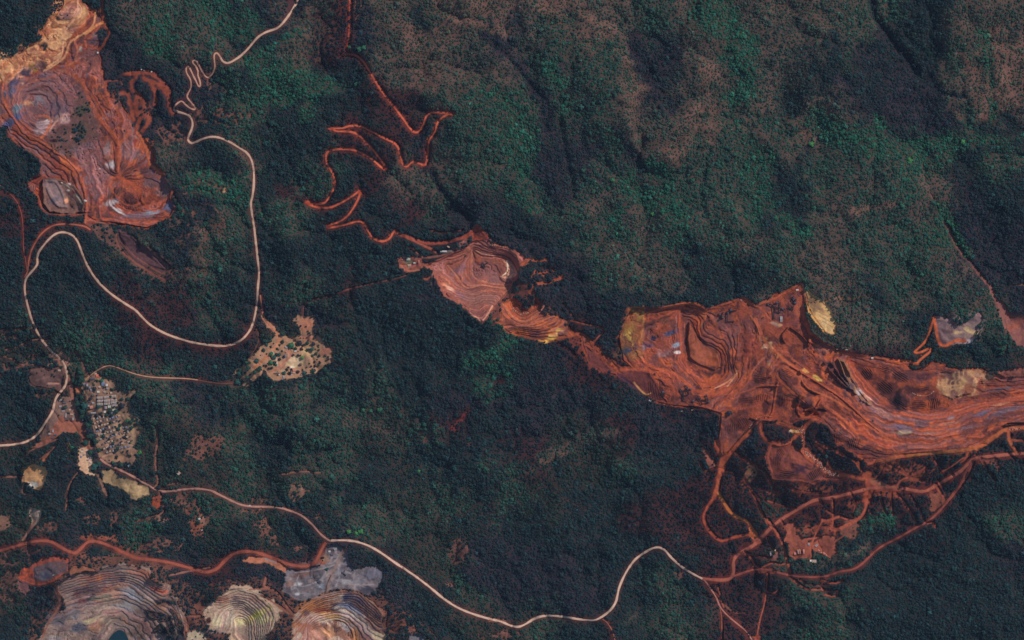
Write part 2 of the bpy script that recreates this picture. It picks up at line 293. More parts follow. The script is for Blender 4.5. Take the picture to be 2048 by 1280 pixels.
poly("57,738 90,736 124,733 128,752 122,770 124,782 100,776 58,771", (104, 76, 74), 2, 2.5, reg=5, bare=.85); line("57,737 124,734", 1.2, DRK); line("57,737 56,772 98,776 122,790", 1.2, DRK); line("96,767 120,768", 4, (160, 122, 112)); line("70,762 115,748", 3, (128, 96, 90), .6)
poly("108,808 122,795 134,790 146,805 152,835 160,848 158,860 120,868 96,882 78,880 92,850", (128, 98, 90), 2, 3, bare=.8, reg=5)
poly("120,832 150,840 165,850 172,878 155,868 128,862 105,880 84,892 60,896 96,868", (150, 92, 76), 1.5, 2, reg=5)
line("100,700 118,720 130,740 140,765 145,800 152,830 162,850 172,878 182,895", 7, (152, 98, 84)); line("165,850 168,880 172,905", 12, (146, 88, 74)); blob(156, 780, 7, 7, (178, 110, 78), .95, bare=.95)
poly("156,898 172,895 182,905 186,930 178,945 190,948 178,950 160,938", (196, 158, 132), 1.5, 2.5, reg=5, bare=.9); line("172,900 174,935 188,950", 2.5, (214, 180, 150))
poly("205,942 222,938 240,950 262,958 280,968 298,975 298,988 280,990 276,1001 262,998 250,980 222,972 206,962", (150, 126, 98), 2, 3, bare=.9, reg=5); poly("232,962 262,968 296,978 296,988 276,1000 255,985", (188, 158, 120), 3, 3, bare=.95)
line("195,948 206,975 213,990", 5, (140, 104, 92)); poly("304,992 318,990 326,1008 316,1018 303,1016", (160, 78, 54), 2, 2, reg=5)
poly("46,946 52,932 70,927 92,933 94,945 92,958 80,980 66,978 52,965 40,966", (206, 156, 112), 1.5, 2.5, reg=5); blob(70, 968, 12, 8, (206, 208, 206), .9); blob(88, 950, 5, 9, (230, 160, 110), .7); blob(60, 940, 14, 8, (196, 138, 92), .8); line("46,968 40,988 66,990", 3, (150, 116, 98))
poly("55,1022 66,1014 82,1016 82,1032 74,1050 62,1056 64,1040 56,1032", (172, 148, 134), 2, 3, bare=.9, reg=5); line("70,1040 60,1060 45,1080", 5, (150, 104, 92)); poly("0,1015 18,1030 22,1048 10,1060 0,1062", (122, 90, 78), 2, 3, bare=.8)
poly("84,914 98,906 94,922 84,926", (164, 100, 74), 1.5, 2, bare=.9); poly("134,895 140,885 146,892 140,903 132,904", (168, 122, 100), 1.5, 1.5, bare=.9)
for s in ("0,700 20,712 40,732 60,726 90,738 110,744", "0,662 20,660 45,657 68,655", "10,700 30,695 60,680 85,678 100,675", "0,955 25,953 46,956", "155,945 140,965 135,985 132,1020", "312,850 316,880 310,910 312,945 318,965 308,975", "318,985 328,1010 325,1028 300,1035 270,1042", "150,700 170,740 182,760", "560,950 600,942 640,946", "325,973 350,965 372,967", "60,915 52,905 75,895 115,878", "80,918 98,905 112,890", "340,1150 380,1142 420,1135"):
    line(s, 2.8, (146, 98, 86), .9, soft=.6, rag=.6, bare=.9)
for x, y, rx, ry, c in ((30, 740, 26, 14, 1), (70, 712, 18, 8, 1), (130, 725, 12, 14, 0), (90, 790, 26, 6, 1), (20, 672, 20, 6, 1), (40, 690, 16, 5, 1), (300, 1100, 40, 8, 1), (200, 1075, 30, 6, 2), (110, 712, 14, 8, 0), (105, 730, 10, 5, 0), (330, 1040, 18, 6, 0), (200, 1035, 26, 10, 1), (225, 1040, 12, 14, 1), (355, 1000, 26, 14, 1), (385, 1010, 20, 8, 1), (330, 1085, 24, 9, 1), (350, 1095, 16, 8, 1), (405, 885, 24, 12, 1), (395, 905, 26, 10, 1), (440, 885, 10, 8, 1), (525, 1000, 18, 8, 1), (520, 1020, 20, 8, 1), (530, 1045, 14, 22, 1), (600, 985, 12, 12, 0), (640, 1035, 16, 7, 1), (490, 1022, 18, 5, 1), (595, 1095, 20, 8, 1), (545, 1080, 14, 16, 1), (830, 1262, 10, 8, 1), (1010, 1268, 30, 8, 1), (1000, 1240, 16, 6, 1), (905, 1170, 14, 5, 1), (1360, 1150, 12, 8, 1), (1375, 1135, 8, 6, 1), (920, 1100, 18, 14, 1), (100, 1050, 14, 8, 1), (20, 1120, 24, 20, 1), (30, 1160, 22, 20, 1), (20, 1195, 16, 10, 1), (60, 1100, 14, 5, 1), (395, 1060, 12, 26, 2), (400, 1030, 8, 8, 2), (405, 1040, 10, 9, 0), (160, 1000, 10, 6, 1), (855, 870, 8, 8, 1), (400, 230, 12, 25, 1), (455, 235, 18, 16, 1), (460, 225, 24, 8, 1), (420, 165, 6, 22, 1), (345, 265, 22, 14, 1), (355, 250, 8, 12, 1), (1855, 960, 8, 10, 2), (1800, 940, 40, 12, 2), (1810, 955, 30, 10, 2), (1830, 930, 14, 8, 2)):
    blob(x, y, rx, ry, ((158, 116, 102), (126, 84, 76), (146, 84, 66))[c], .8, rag=1.7, bare=.6, var=.2)
# --- camp on the beige clearing
poly("583,640 596,630 606,634 628,634 626,655 625,667 640,676 652,690 666,700 668,712 670,722 655,728 640,740 622,748 608,748 604,754 590,755 560,762 548,762 538,755 528,740 510,762 498,758 500,775 486,770 470,745 466,752 470,740 478,735 492,725 498,715 512,705 525,690 535,680 552,672 555,660 533,655 532,645 548,655 565,671 585,670 602,668 596,650", (168, 128, 104), 1.5, 3, bare=.8, reg=6)
blob(592, 722, 26, 15, (206, 178, 146), .9, bare=.95); blob(612, 705, 20, 14, (196, 164, 122), .8, bare=.9); blob(654, 702, 14, 10, (160, 104, 88), .8, bare=.95); blob(612, 648, 14, 16, (176, 116, 94), .85, bare=.9); blob(572, 742, 30, 4, (178, 140, 108), .8, bare=.9); blob(622, 676, 20, 6, (198, 130, 108), .8, bare=.9)
line("524,632 530,642 545,655 552,668 560,675 556,690 545,700", 6, (196, 130, 100), bare=.97); line("578,703 583,712 570,722 560,734 545,742", 4, (182, 118, 100), bare=.97); line("535,712 522,725 508,735", 5, (184, 116, 84), bare=.97); line("545,703 553,718 555,732", 1.8, (176, 172, 160)); blob(585, 734, 6, 2.5, (235, 220, 196), .9, bare=.95)
line("503,645 515,660 518,680 512,695 500,715", 2, (110, 72, 64), .8); line("606,634 606,612 620,600 660,592 700,577 740,568 790,558 815,550", 2.4, (118, 74, 70), .9)
line("668,722 690,745 715,770 740,790 765,815 800,868", 1.8, (100, 72, 66), .6, bare=.5); line("800,873 850,862 880,855", 1.8, (120, 70, 60), .6, bare=.5); line("905,870 930,880 960,910 985,932 1010,935 1045,936 1070,955 1110,985 1150,1010 1200,1030 1260,1050 1300,1062", 1.8, (116, 70, 60), .5, bare=.4)
line("905,860 915,845 930,830 945,820", 6, (130, 56, 54), .7, rag=1, bare=.6); line("1065,940 1100,920 1130,905", 5, (120, 84, 68), .5, rag=1, bare=.5)
# --- forest tracks with swept, reddened verges
TRK = ["700,0 700,30 698,70 695,100", "685,110 700,108 715,112 728,125 740,145 750,162 765,185 785,210 808,240 822,260 833,267 845,257 853,228 870,225 895,227 905,226 890,232 875,243 870,268 857,280 855,310 852,332 840,328 825,322 812,337 803,325 797,290 775,280 740,262 718,251 698,252 685,257 663,257 672,263 690,263 712,265 738,290 758,315 773,335 765,338 745,318 712,300 680,298 653,301 651,325 668,350 672,372 658,395 650,407 630,408 614,403 618,410 653,418 680,408 712,388 721,380 718,398 700,428 680,445 653,450 656,457 690,450 725,440 735,460 746,478 765,484 780,478 788,463"]
for s in TRK:
    dusty(s, 17, (96, 42, 38), .6); line(s, 3.6, (214, 104, 74), 1, soft=.3, rag=.25, clear=5.5)
blob(904, 228, 6, 5, (170, 70, 48), .9, bare=.9); blob(663, 257, 6, 5, (170, 74, 52), .9, bare=.9); blob(771, 337, 6, 5, (170, 74, 52), .9, bare=.9); blob(618, 405, 7, 4, (170, 74, 52), .9, bare=.9); blob(720, 385, 4, 6, (170, 74, 52), .9, bare=.9); blob(655, 453, 6, 5, (170, 74, 52), .9, bare=.9)
line("640,0 655,30 660,60 650,90 640,110", 24, (112, 78, 70), .45, rag=1, bare=.3); line("690,0 690,100", 26, (110, 46, 40), .45, rag=.6, bare=.35); line("735,0 725,18 712,40", 4, (132, 92, 78), .8, bare=.7); line("718,0 712,20 708,30", 3, (120, 84, 70), .8, bare=.7)
# --- north-west mine
NW = "148,-2 168,2 190,18 203,25 207,40 206,55 200,62 203,80 198,98 205,120 205,135 210,160 222,195 240,200 262,235 272,262 293,281 312,302 312,322 328,343 336,367 347,382 342,396 351,417 344,431 322,449 293,458 264,453 230,447 195,445 182,452 172,448 170,430 130,431 98,429 84,417 76,394 64,382 55,367 64,351 82,349 82,335 78,316 64,306 49,302 36,287 22,277 14,255 0,248 0,135 20,113 35,108 59,92 82,82 86,76 78,66 84,57 98,43 111,33 125,12"
poly(NW, RED2, 1.5, 5, reg=1, terr=1)
mottle(NW, (((84, 54, 56), .04), ((166, 84, 56), .12), ((120, 90, 96), .06), ((150, 76, 56), .1)), (182, 98, 66), 1.0, .3)
poly("20,160 60,150 120,150 170,160 190,200 200,250 205,320 215,380 190,400 165,340 140,300 100,270 60,262 30,240 10,200", (118, 88, 96), 8, 14, .6)
poly("146,-2 165,2 176,20 176,30 170,45 150,62 130,90 118,120 90,130 60,150 20,165 0,160 0,136 20,113 59,92 86,76 80,62 98,43 125,12", (190, 126, 88), 4, 4, bare=.97); mottle("146,-2 165,2 176,20 150,62 118,120 20,165 0,136 82,82 98,43", (((150, 84, 64), .0), ((226, 170, 124), .06), ((120, 76, 70), .12), ((206, 140, 98), .04)), (230, 176, 134), 1.0, .3); blob(165, 25, 10, 12, (224, 170, 126), .9); blob(96, 62, 14, 10, (184, 112, 80), .8); blob(135, 35, 10, 10, (120, 84, 76), .9, bare=.7); blob(118, 38, 5, 4, (60, 54, 50), .8, bare=.6)
blob(92, 92, 7, 6, (58, 50, 46), .8, bare=.6); blob(70, 138, 9, 6, (140, 104, 52), .8); blob(86, 130, 10, 9, (96, 64, 62), .9); blob(145, 60, 16, 8, (140, 92, 84), .8, -25); blob(150, 105, 8, 22, (112, 68, 66), .9); blob(195, 40, 7, 10, (126, 76, 66), .9); blob(185, 82, 13, 10, (84, 64, 76), .95); blob(190, 70, 14, 6, (120, 98, 104), .8, -20); blob(162, 96, 3, 7, (150, 140, 134), .9); blob(164, 118, 4, 10, (104, 58, 52), .9)
blob(52, 148, 12, 7, (46, 48, 74), .95); blob(28, 165, 10, 14, (66, 64, 92), .9, 60); blob(46, 168, 6, 5, (206, 160, 130), .9); blob(90, 155, 14, 4, (74, 72, 96), .7); blob(20, 185, 8, 20, (84, 80, 104), .85, 80); blob(28, 240, 7, 26, (76, 80, 116), .9, 55); blob(40, 215, 7, 14, (94, 110, 126), .9, 62); blob(58, 205, 5, 16, (190, 136, 100), .8, 80); blob(90, 195, 26, 16, MAU, .85); blob(75, 205, 12, 12, (128, 122, 134), .8)
blob(110, 215, 20, 14, (104, 84, 98), .8); blob(120, 180, 22, 8, (126, 84, 84), .8); blob(85, 255, 16, 12, (150, 126, 134), .9, -45); blob(96, 243, 5, 9, WHT, .8, 70); blob(65, 250, 3, 11, (60, 40, 44), .9, -50); blob(72, 205, 2.5, 5, DRK, .9); blob(112, 232, 3, 12, (60, 58, 78), .9, 100); blob(125, 238, 12, 8, (170, 136, 134), .8)
poly("155,185 168,182 178,195 188,218 196,240 198,270 180,285 165,290 152,300 140,320 120,300 108,290 106,275 118,258 140,240 152,220", (100, 72, 66), 8, 14, .8, bare=.7, terr=.15); blob(120, 262, 16, 12, (92, 64, 62), .9, bare=.8); blob(165, 260, 10, 18, (78, 72, 62), .8, bare=.5); blob(165, 220, 9, 20, (78, 76, 62), .8, 70, bare=.5); blob(143, 275, 4, 8, (190, 120, 100), .7); blob(108, 282, 4, 12, (48, 32, 36), .9, 80, bare=.9); blob(150, 300, 12, 10, (96, 78, 84), .8); blob(125, 305, 8, 8, (120, 96, 104), .7)
blob(215, 300, 8, 14, (140, 120, 124), .7); blob(218, 330, 8, 7, (186, 176, 180), .85); blob(200, 338, 6, 4, (206, 196, 196), .8); blob(215, 315, 7, 8, (120, 82, 74), .7); blob(225, 250, 5, 24, (112, 66, 66), .8, 62); blob(255, 272, 12, 8, (118, 60, 52), .9, 20); blob(285, 290, 12, 22, (190, 98, 62), .75, 60); blob(275, 310, 9, 14, (124, 92, 94), .8, 70); blob(246, 330, 9, 10, (104, 58, 52), .9); blob(260, 350, 12, 10, (128, 72, 62), .9); blob(275, 350, 7, 9, (200, 110, 72), .8)
blob(300, 345, 16, 12, (104, 72, 80), .8, 30); blob(285, 395, 9, 14, (96, 60, 58), .9); blob(262, 395, 15, 16, (92, 52, 50), .95, 45); blob(235, 385, 8, 18, (92, 56, 54), .9, 60); blob(325, 385, 13, 9, (126, 104, 104), .85, -30); blob(315, 386, 4, 5, (76, 44, 42), .9); blob(340, 415, 14, 10, (98, 98, 128), .9, -30); blob(305, 425, 12, 5, (142, 146, 164), .9); blob(238, 422, 10, 4, (190, 186, 194), .85, 30); blob(225, 405, 5, 15, (170, 166, 176), .7, 70); blob(280, 432, 24, 5, (110, 104, 124), .6)
blob(250, 448, 30, 5, (178, 88, 60), .6, 10); blob(130, 322, 14, 6, (206, 108, 62), .85, 35); blob(230, 185, 10, 14, (160, 86, 66), .8); blob(200, 180, 8, 20, (112, 80, 80), .8, 80); blob(175, 148, 12, 8, (100, 86, 102), .8, 40)
poly("84,357 110,356 128,362 150,372 166,392 172,405 168,425 140,428 100,425 88,408", (126, 92, 86), 2, 2, terr=.1); poly("90,360 112,360 120,370 132,395 135,415 118,415 105,400 92,375", (142, 116, 118), 3, 2, terr=.1); blob(133, 402, 6, 6, (226, 160, 126), .95); blob(112, 400, 6, 16, (100, 92, 108), .8, 60); line("124,366 138,372 150,384 158,396 166,408", 2.2, (222, 206, 182)); blob(140, 368, 4, 2, WHT, .9); blob(138, 381, 4, 2, WHT, .8); blob(145, 412, 9, 9, (84, 56, 52), .8, bare=.8); blob(150, 385, 12, 6, (140, 72, 60), .7)
for s in ("250,150 262,147 275,152 268,160 262,172 275,190 290,205 285,225 272,262", "262,148 300,144 308,150 322,163 338,178 340,196 338,210 345,225", "290,158 310,165 325,175 335,190", "245,185 258,188 262,215 268,240", "275,190 272,215 275,230", "278,230 290,220 300,235 295,250 285,262", "306,170 312,195 308,210"):
    line(s, 9, (150, 74, 54), .9, rag=.5, bare=.85)
blob(292, 225, 14, 20, (150, 80, 64), .7, bare=.6); blob(236, 195, 8, 12, (112, 84, 80), .7, bare=.5)
line("206,0 205,22 213,55 222,62 218,72 208,90 202,98", 4, (150, 74, 54), .9); line("205,22 210,40 212,55", 8, (146, 76, 58), .7)
for s, wd, c in (("193,22 190,45 186,55 172,66 152,78 140,85 135,105 128,118 108,132 88,143", 4, (214, 150, 108)), ("145,0 160,15 150,40 135,58 128,68 127,100 122,118 95,135", 3.4, (222, 164, 126)), ("35,112 60,105 78,106", 3, (214, 150, 118)), ("207,45 190,55 172,70", 5, (222, 146, 92)), ("150,85 158,100 150,125 120,150 90,158 60,165 40,180", 4, (166, 96, 76)), ("150,152 165,165 172,180 180,200 192,225 205,245 222,262 236,280 240,300 236,350 238,355 225,358", 8, (172, 86, 58)), ("165,160 150,165 135,180 110,190", 4, (150, 86, 72)), ("235,355 262,365 280,382 282,400 292,415 310,420", 7, (176, 86, 56)), ("262,262 240,290", 6, (176, 92, 62)), ("275,265 292,290 296,312 300,330 325,348", 5, (196, 104, 66)),
             ("215,360 225,385 240,400 250,410 270,412 282,405", 3.5, (168, 84, 60)), ("345,383 335,398 315,408 295,412", 5, (176, 90, 64)), ("78,232 95,232 105,245 90,270 82,277", 5, (184, 100, 66)), ("130,230 110,245 100,262", 4, (196, 146, 130)), ("20,145 8,166 4,191 14,218 36,247 49,269 82,281 109,302 141,324 162,351 172,386 175,425 172,445", 3.5, (186, 100, 74)), ("186,190 200,215 215,240", 5, (182, 96, 66)), ("182,180 196,205 212,232", 3, (120, 56, 46)), ("205,250 225,275 235,292", 2.2, (100, 48, 42)), ("245,170 240,160 195,165", 2.5, (140, 80, 70)), ("172,445 178,440 210,447", 3, (150, 100, 88)), ("60,300 90,325 120,345 150,385", 2.5, (140, 84, 74))):
    line(s, wd, c, .85, rag=.35, terr=.4)
# slope below it: overgrown dump with a dark cut
poly("180,450 215,452 240,460 270,475 300,495 325,515 345,532 352,550 340,560 330,568 312,558 285,545 262,522 240,500 215,490 195,475", (104, 74, 70), 3, 4, bare=.75, reg=1); poly("236,458 262,468 275,482 300,500 335,535 332,545 300,535 270,520 250,495 236,475", (96, 66, 72), 3, 3, bare=.9, terr=.2)
for s, wd, c in (("238,465 262,470 272,475 282,492", 2.2, (40, 26, 38)), ("300,492 315,508 330,522 342,532 338,540", 4, (24, 18, 32)), ("262,474 270,482 280,496", 3, (28, 22, 34)), ("235,462 232,480 245,505 270,525 300,545 330,560", 2.5, (150, 84, 68)), ("245,480 265,510 300,532 325,548", 2, (140, 82, 72)), ("240,487 262,515 300,540 330,552", 1.6, (70, 44, 46))): line(s, wd, c, .9, rag=.4)
for s in ("345,378 375,370 405,362 420,368 450,378", "345,395 375,385 410,382 448,381", "350,420 375,421 400,430", "350,560 400,545 430,510", "300,560 345,540 400,535 420,510", "345,465 360,505 400,500", "430,415 450,445 470,470 455,478"):
    line(s, 3.6, (124, 84, 72), .7, rag=1.4, bare=.65)
for s in ("350,402 385,392 420,398", "352,412 390,404 430,412 448,430", "360,435 375,420 395,440 400,470", "380,470 400,450 415,480 405,505", "425,470 440,455 460,475 470,490", "365,520 385,505 410,520", "345,450 360,470 362,500"):
    line(s, 2.4, (122, 84, 74), .6, rag=1.6, bare=.5); 
for x, y, rx, ry in ((385, 398, 40, 4), (380, 410, 36, 4), (380, 450, 12, 16), (365, 480, 8, 16), (415, 440, 16, 10)): blob(x, y, rx, ry, (48, 36, 42), .6, rag=1.5, bare=.3)
blob(451, 380, 5, 6, (190, 146, 110), .9, bare=.9); blob(400, 460, 26, 16, (104, 74, 66), .6, rag=2, bare=.4); blob(450, 465, 18, 12, (104, 66, 58), .6, rag=1.5, bare=.4); blob(360, 440, 14, 14, (110, 80, 72), .6, rag=2, bare=.4); blob(400, 500, 30, 10, (84, 74, 56), .5, rag=2, bare=.3); blob(390, 455, 14, 10, (128, 96, 92), .6, rag=1.8, bare=.5)
# --- central mine
poly("953,446 960,452 972,468 982,474 975,482 985,486 1010,492 1030,498 1050,512 1062,520 1050,522 1040,532 1037,545 1034,556 1020,580 1010,592 992,614 980,632 966,648 958,640 942,632 935,626 936,618 925,612 905,600 893,597 884,585 876,565 862,540 850,532 862,522 880,518 905,505 925,498 940,484 950,478 940,462", (156, 92, 80), 1.5, 2.5, reg=2, terr=1)
mottle("953,446 982,474 1062,520 1034,556 966,648 935,626 876,565 850,532 905,505", (((124, 78, 80), .12), ((176, 104, 84), .12)), (190, 116, 94), .8, .9)
poly("953,446 972,468 982,474 960,484 942,482 940,465", (150, 72, 54), 2, 2, terr=.2); blob(955, 468, 5, 3, DRK, .6); blob(975, 530, 26, 14, (150, 96, 92), .9); blob(965, 530, 12, 6, (92, 66, 74), .85); blob(958, 522, 6, 5, (176, 90, 64), .8); blob(890, 568, 9, 6, (228, 150, 116), .9, 30); blob(900, 577, 12, 4, (230, 176, 156), .9, 35); blob(920, 590, 14, 8, (128, 92, 104), .8, 30); blob(912, 542, 8, 20, (130, 94, 108), .7, 60); blob(945, 505, 16, 8, (150, 92, 76), .7); blob(960, 600, 40, 16, (140, 96, 90), .7); blob(1005, 560, 24, 6, (150, 106, 108), .6)
poly("1008,520 1020,522 1032,535 1034,548 1025,556 1005,556 1018,545 1012,530", (206, 150, 130), 2, 1.5); line("1014,522 1016,535 1014,545 1005,551", 2.2, (255, 226, 200)); line("1002,553 1015,556 1030,550", 3, (232, 170, 140))
line("887,503 902,503", 5, (150, 130, 130)); line("935,498 920,502 880,512 850,516 840,512 830,500 820,495", 4, (150, 92, 80), .9, bare=.9); line("872,505 862,498 845,490 825,480 800,470 788,463", 4.4, (160, 84, 68), .95); line("788,463 800,468 830,480 860,488 900,484 935,472 950,460", 6, (158, 76, 60), .95); line("860,460 880,466 905,464 925,460", 2.4, (130, 72, 62), .9)
for s, wd, c in (("944,500 943,548 949,557 970,565 1008,570 1020,568", 3, (196, 124, 100)), ("862,530 880,520 900,510 925,505 940,512 935,530 938,560", 4, (164, 94, 78)), ("895,532 911,548 928,575 945,576 961,569 991,575 1010,577", 2.6, (206, 132, 104)), ("882,556 905,577 932,588 953,590 970,582", 2, (190, 122, 102)), ("940,626 945,632 955,634 963,645 975,628 985,612", 2.8, (226, 160, 134)), ("945,500 970,508 990,512", 3, (206, 150, 132)), ("950,490 985,495 1020,505 1035,520 1040,530", 2.4, (96, 54, 54)), ("985,508 1010,510 1025,522 1036,545", 2.2, (84, 48, 52)), ("950,500 955,498 1000,502 1022,512 1034,535", 3, (168, 94, 78))): line(s, wd, c, .85, rag=.25, terr=.5)  # the two darkest lines paint the shade of the north-east wall
poly("1045,520 1058,518 1060,525 1045,532 1040,528", (164, 84, 60), 2, 3, bare=.8)
for s in ("1060,520 1080,522 1100,518 1098,528 1108,540 1100,545 1085,545", "1085,545 1068,544 1062,552 1070,562 1088,568 1110,560 1135,550", "1066,558 1068,575 1058,585 1072,590 1076,602", "1085,545 1090,555"): line(s, 4.5, (172, 88, 60), .85, rag=1.1, bare=.75)
poly("796,515 802,512 830,512 842,516 848,525 845,535 830,543 812,545 800,538", (162, 96, 84), 1, 1.5, bare=.9, reg=2); blob(816, 524, 9, 6, (134, 128, 104), .9, bare=.9); line("802,530 812,543 840,540", 2.6, (196, 120, 96)); blob(818, 532, 3, 3, (190, 160, 150), .9); blob(856, 555, 6, 9, (156, 88, 72), .9, 70, bare=.85); line("865,548 866,572", 1.4, (150, 132, 136)); line("842,530 858,530", 5, (156, 86, 70))
# --- second pit south-east of it
poly("1030,560 1010,595 990,612 978,640 985,655 1010,640 1003,610 1030,592 1060,600 1060,570", (110, 62, 56), 3, 6, .85, bare=.8); poly("1130,655 1160,662 1185,678 1240,725 1262,742 1230,750 1180,735 1155,700 1135,680", (120, 58, 48), 3, 5, .8, bare=.8)
poly("1004,604 1024,597 1037,597 1044,613 1056,618 1064,608 1071,591 1079,602 1088,597 1084,619 1093,630 1109,630 1137,640 1137,660 1150,670 1140,676 1118,682 1096,685 1067,680 1035,674 1012,663 1004,654 985,641 1000,640 1000,622", (150, 82, 62), 1.5, 3, reg=2, terr=1)
mottle("1004,604 1088,597 1150,670 1096,685 1012,663 985,641", (((112, 62, 56), .1), ((184, 96, 58), .12)), (190, 104, 66), .9, .6)
blob(1040, 622, 14, 8, (116, 66, 60), .7); blob(1105, 665, 22, 12, (190, 110, 54), .8, -10); blob(1098, 678, 16, 6, YEL, .95, -20); blob(1118, 663, 7, 6, (222, 170, 90), .9); blob(1122, 668, 6, 4, (120, 70, 66), .95); blob(1070, 668, 16, 8, (96, 56, 62), .8, 10); blob(1040, 665, 18, 6, (196, 108, 66), .8, 12); blob(1105, 652, 8, 6, (110, 60, 54), .8, -30); blob(1130, 650, 3, 4, (60, 50, 36), .9, bare=.3); blob(1100, 672, 4, 3, (240, 196, 110), .9)
for s, wd, c in (("1006,608 1027,638 1050,645 1075,632 1088,612", 2.5, (196, 124, 100)), ("1010,655 1025,652 1043,652 1067,649 1093,637 1110,632", 3, (176, 100, 76)), ("1137,640 1160,646 1180,650 1205,655 1208,662 1198,672 1190,682", 2.6, (156, 80, 62)), ("1137,668 1160,668 1172,674 1185,690 1205,712 1222,732 1232,740", 7, (178, 88, 58)), ("1125,602 1135,615 1148,640", 2, (140, 78, 66)), ("1225,735 1245,735 1290,738", 4, (176, 86, 56)), ("1110,680 1120,690 1140,700 1150,712", 3, (110, 56, 46))): line(s, wd, c, .9, terr=.4)
# --- big eastern mine, first the dust and bare patches south of it
poly("1430,900 1560,880 1700,930 1900,905 2048,895 2048,925 1960,930 1900,985 1760,1000 1740,1040 1700,1070 1560,1060 1500,1100 1420,1080 1400,1030", (84, 38, 34), 10, 14, .55, bare=.28)
for x, y, rx, ry in ((1540, 985, 22, 6), (1625, 975, 30, 6), (1660, 955, 40, 5), (1780, 945, 34, 10), (1840, 945, 24, 12), (1700, 1010, 14, 8), (1775, 990, 30, 5), (1930, 905, 26, 6), (1490, 960, 12, 14), (1420, 920, 8, 14), (1740, 1020, 8, 10), (1870, 990, 14, 8), (1975, 925, 20, 6), (1590, 1060, 26, 12), (1660, 1060, 30, 14), (1700, 1055, 20, 14), (1545, 1140, 20, 6)): blob(x, y, rx, ry, (140, 74, 58), .75, rag=1.7, bare=.6, var=.2)
E1 = "1160,668 1172,672 1190,685 1212,708 1236,730 1250,735 1262,737 1245,722 1240,700 1236,675 1243,650 1250,632 1263,612 1287,612 1322,614 1357,607 1381,604 1412,617 1440,610 1458,604 1486,592 1500,600 1513,612 1530,600 1548,588 1570,582 1604,565 1608,600 1612,635 1622,665 1645,684 1680,698 1720,708 1760,716 1800,722 1828,738 1840,738 1858,726 1880,726 1900,734 1935,738 1960,733 1980,745 2010,752 2048,745 2048,842 2015,848 1990,862 1975,880 1960,893 1900,902 1850,906 1800,910 1762,917 1740,928 1726,922 1700,905 1685,890 1668,890 1655,880 1640,850 1625,838 1600,838 1580,848 1552,842 1520,840 1500,858 1480,880 1460,900 1450,915 1440,912 1432,890 1438,850 1440,828 1420,822 1400,816 1350,813 1312,806 1292,792 1270,770 1250,756 1222,746 1195,742 1180,728 1168,702"
poly(E1, (134, 68, 53), 1.5, 4.5, reg=3, terr=1)
mottle(E1, (((84, 46, 48), .03), ((174, 86, 52), .10), ((112, 66, 66), .06), ((154, 76, 54), .1)), (184, 92, 58), 1.0, .6)
poly("1540,880 1560,872 1580,872 1600,890 1620,905 1640,930 1648,955 1630,968 1590,962 1545,958 1535,935 1530,912", (134, 70, 58), 2, 2, reg=3, terr=.1)
poly("1250,630 1263,613 1290,612 1280,640 1276,680 1285,710 1262,725 1246,700 1240,672", (140, 96, 60), 4, 4, bare=.9); poly("1246,650 1258,640 1268,650 1262,670 1248,672", (170, 140, 70), 4, 4); blob(1275, 640, 4, 18, (156, 120, 60), .7, 95); blob(1250, 700, 6, 20, (112, 84, 64), .8, 60)
blob(1345, 665, 5, 13, BLU, .95, 75); blob(1352, 690, 4, 9, (134, 146, 166), .9, 75); blob(1355, 705, 2.5, 6, WHT, .9, 85); blob(1270, 695, 5, 18, (62, 68, 92), .9, 70); blob(1300, 692, 4, 15, (66, 56, 84), .9, 75); blob(1308, 677, 9, 5, (50, 48, 72), .95, -15); blob(1285, 697, 4, 5, (160, 130, 136), .8); blob(1325, 705, 10, 8, (138, 110, 116), .7); blob(1320, 692, 14, 12, (162, 84, 70), .7); blob(1292, 650, 14, 12, (92, 52, 50), .8, 50); blob(1330, 638, 10, 7, (100, 60, 52), .8); blob(1375, 630, 14, 10, (112, 64, 56), .7)
poly("1378,640 1390,665 1405,688 1437,703 1442,735 1430,742 1395,728 1378,715 1374,680", (158, 86, 64), 3, 1, terr=0); blob(1425, 722, 14, 14, (176, 90, 56), .8); blob(1426, 735, 6, 4, DRK, .8); blob(1440, 600, 8, 6, (118, 60, 48), .6)
poly("1205,742 1232,748 1268,740 1300,745 1325,785 1335,805 1310,803 1290,790 1262,765", (112, 58, 56), 3, 2, terr=.2); poly("1172,692 1200,715 1232,745 1200,742 1180,728", (118, 62, 60), 3, 2, terr=.2); poly("1235,745 1262,762 1285,785 1268,778 1240,758", (86, 52, 70), 2, 2, terr=.2); line("1268,765 1280,780 1292,790 1302,786", 3, (206, 150, 96))
blob(1500, 690, 22, 18, (140, 66, 54), .7); blob(1590, 640, 26, 34, (134, 62, 52), .7, 50); blob(1560, 625, 20, 16, (112, 72, 74), .8); blob(1550, 648, 12, 5, (190, 150, 136), .8, 20); blob(1560, 650, 5, 3, (226, 160, 120), .9); blob(1605, 615, 12, 12, (104, 64, 66), .7); blob(1588, 650, 9, 9, (96, 60, 70), .8); blob(1535, 690, 4, 13, (214, 168, 130), .95, 60); blob(1528, 678, 3, 6, (150, 130, 80), .8, 70); blob(1542, 695, 8, 3, (232, 200, 150), .9, 40); blob(1555, 710, 12, 6, (190, 128, 74), .8, 30); blob(1537, 728, 6, 6, (190, 140, 90), .7); blob(1540, 722, 10, 5, (124, 100, 100), .7, -20); blob(1610, 742, 7, 3, (224, 164, 90), .95, 30); blob(1634, 757, 9, 4, (206, 172, 90), .9, 30)
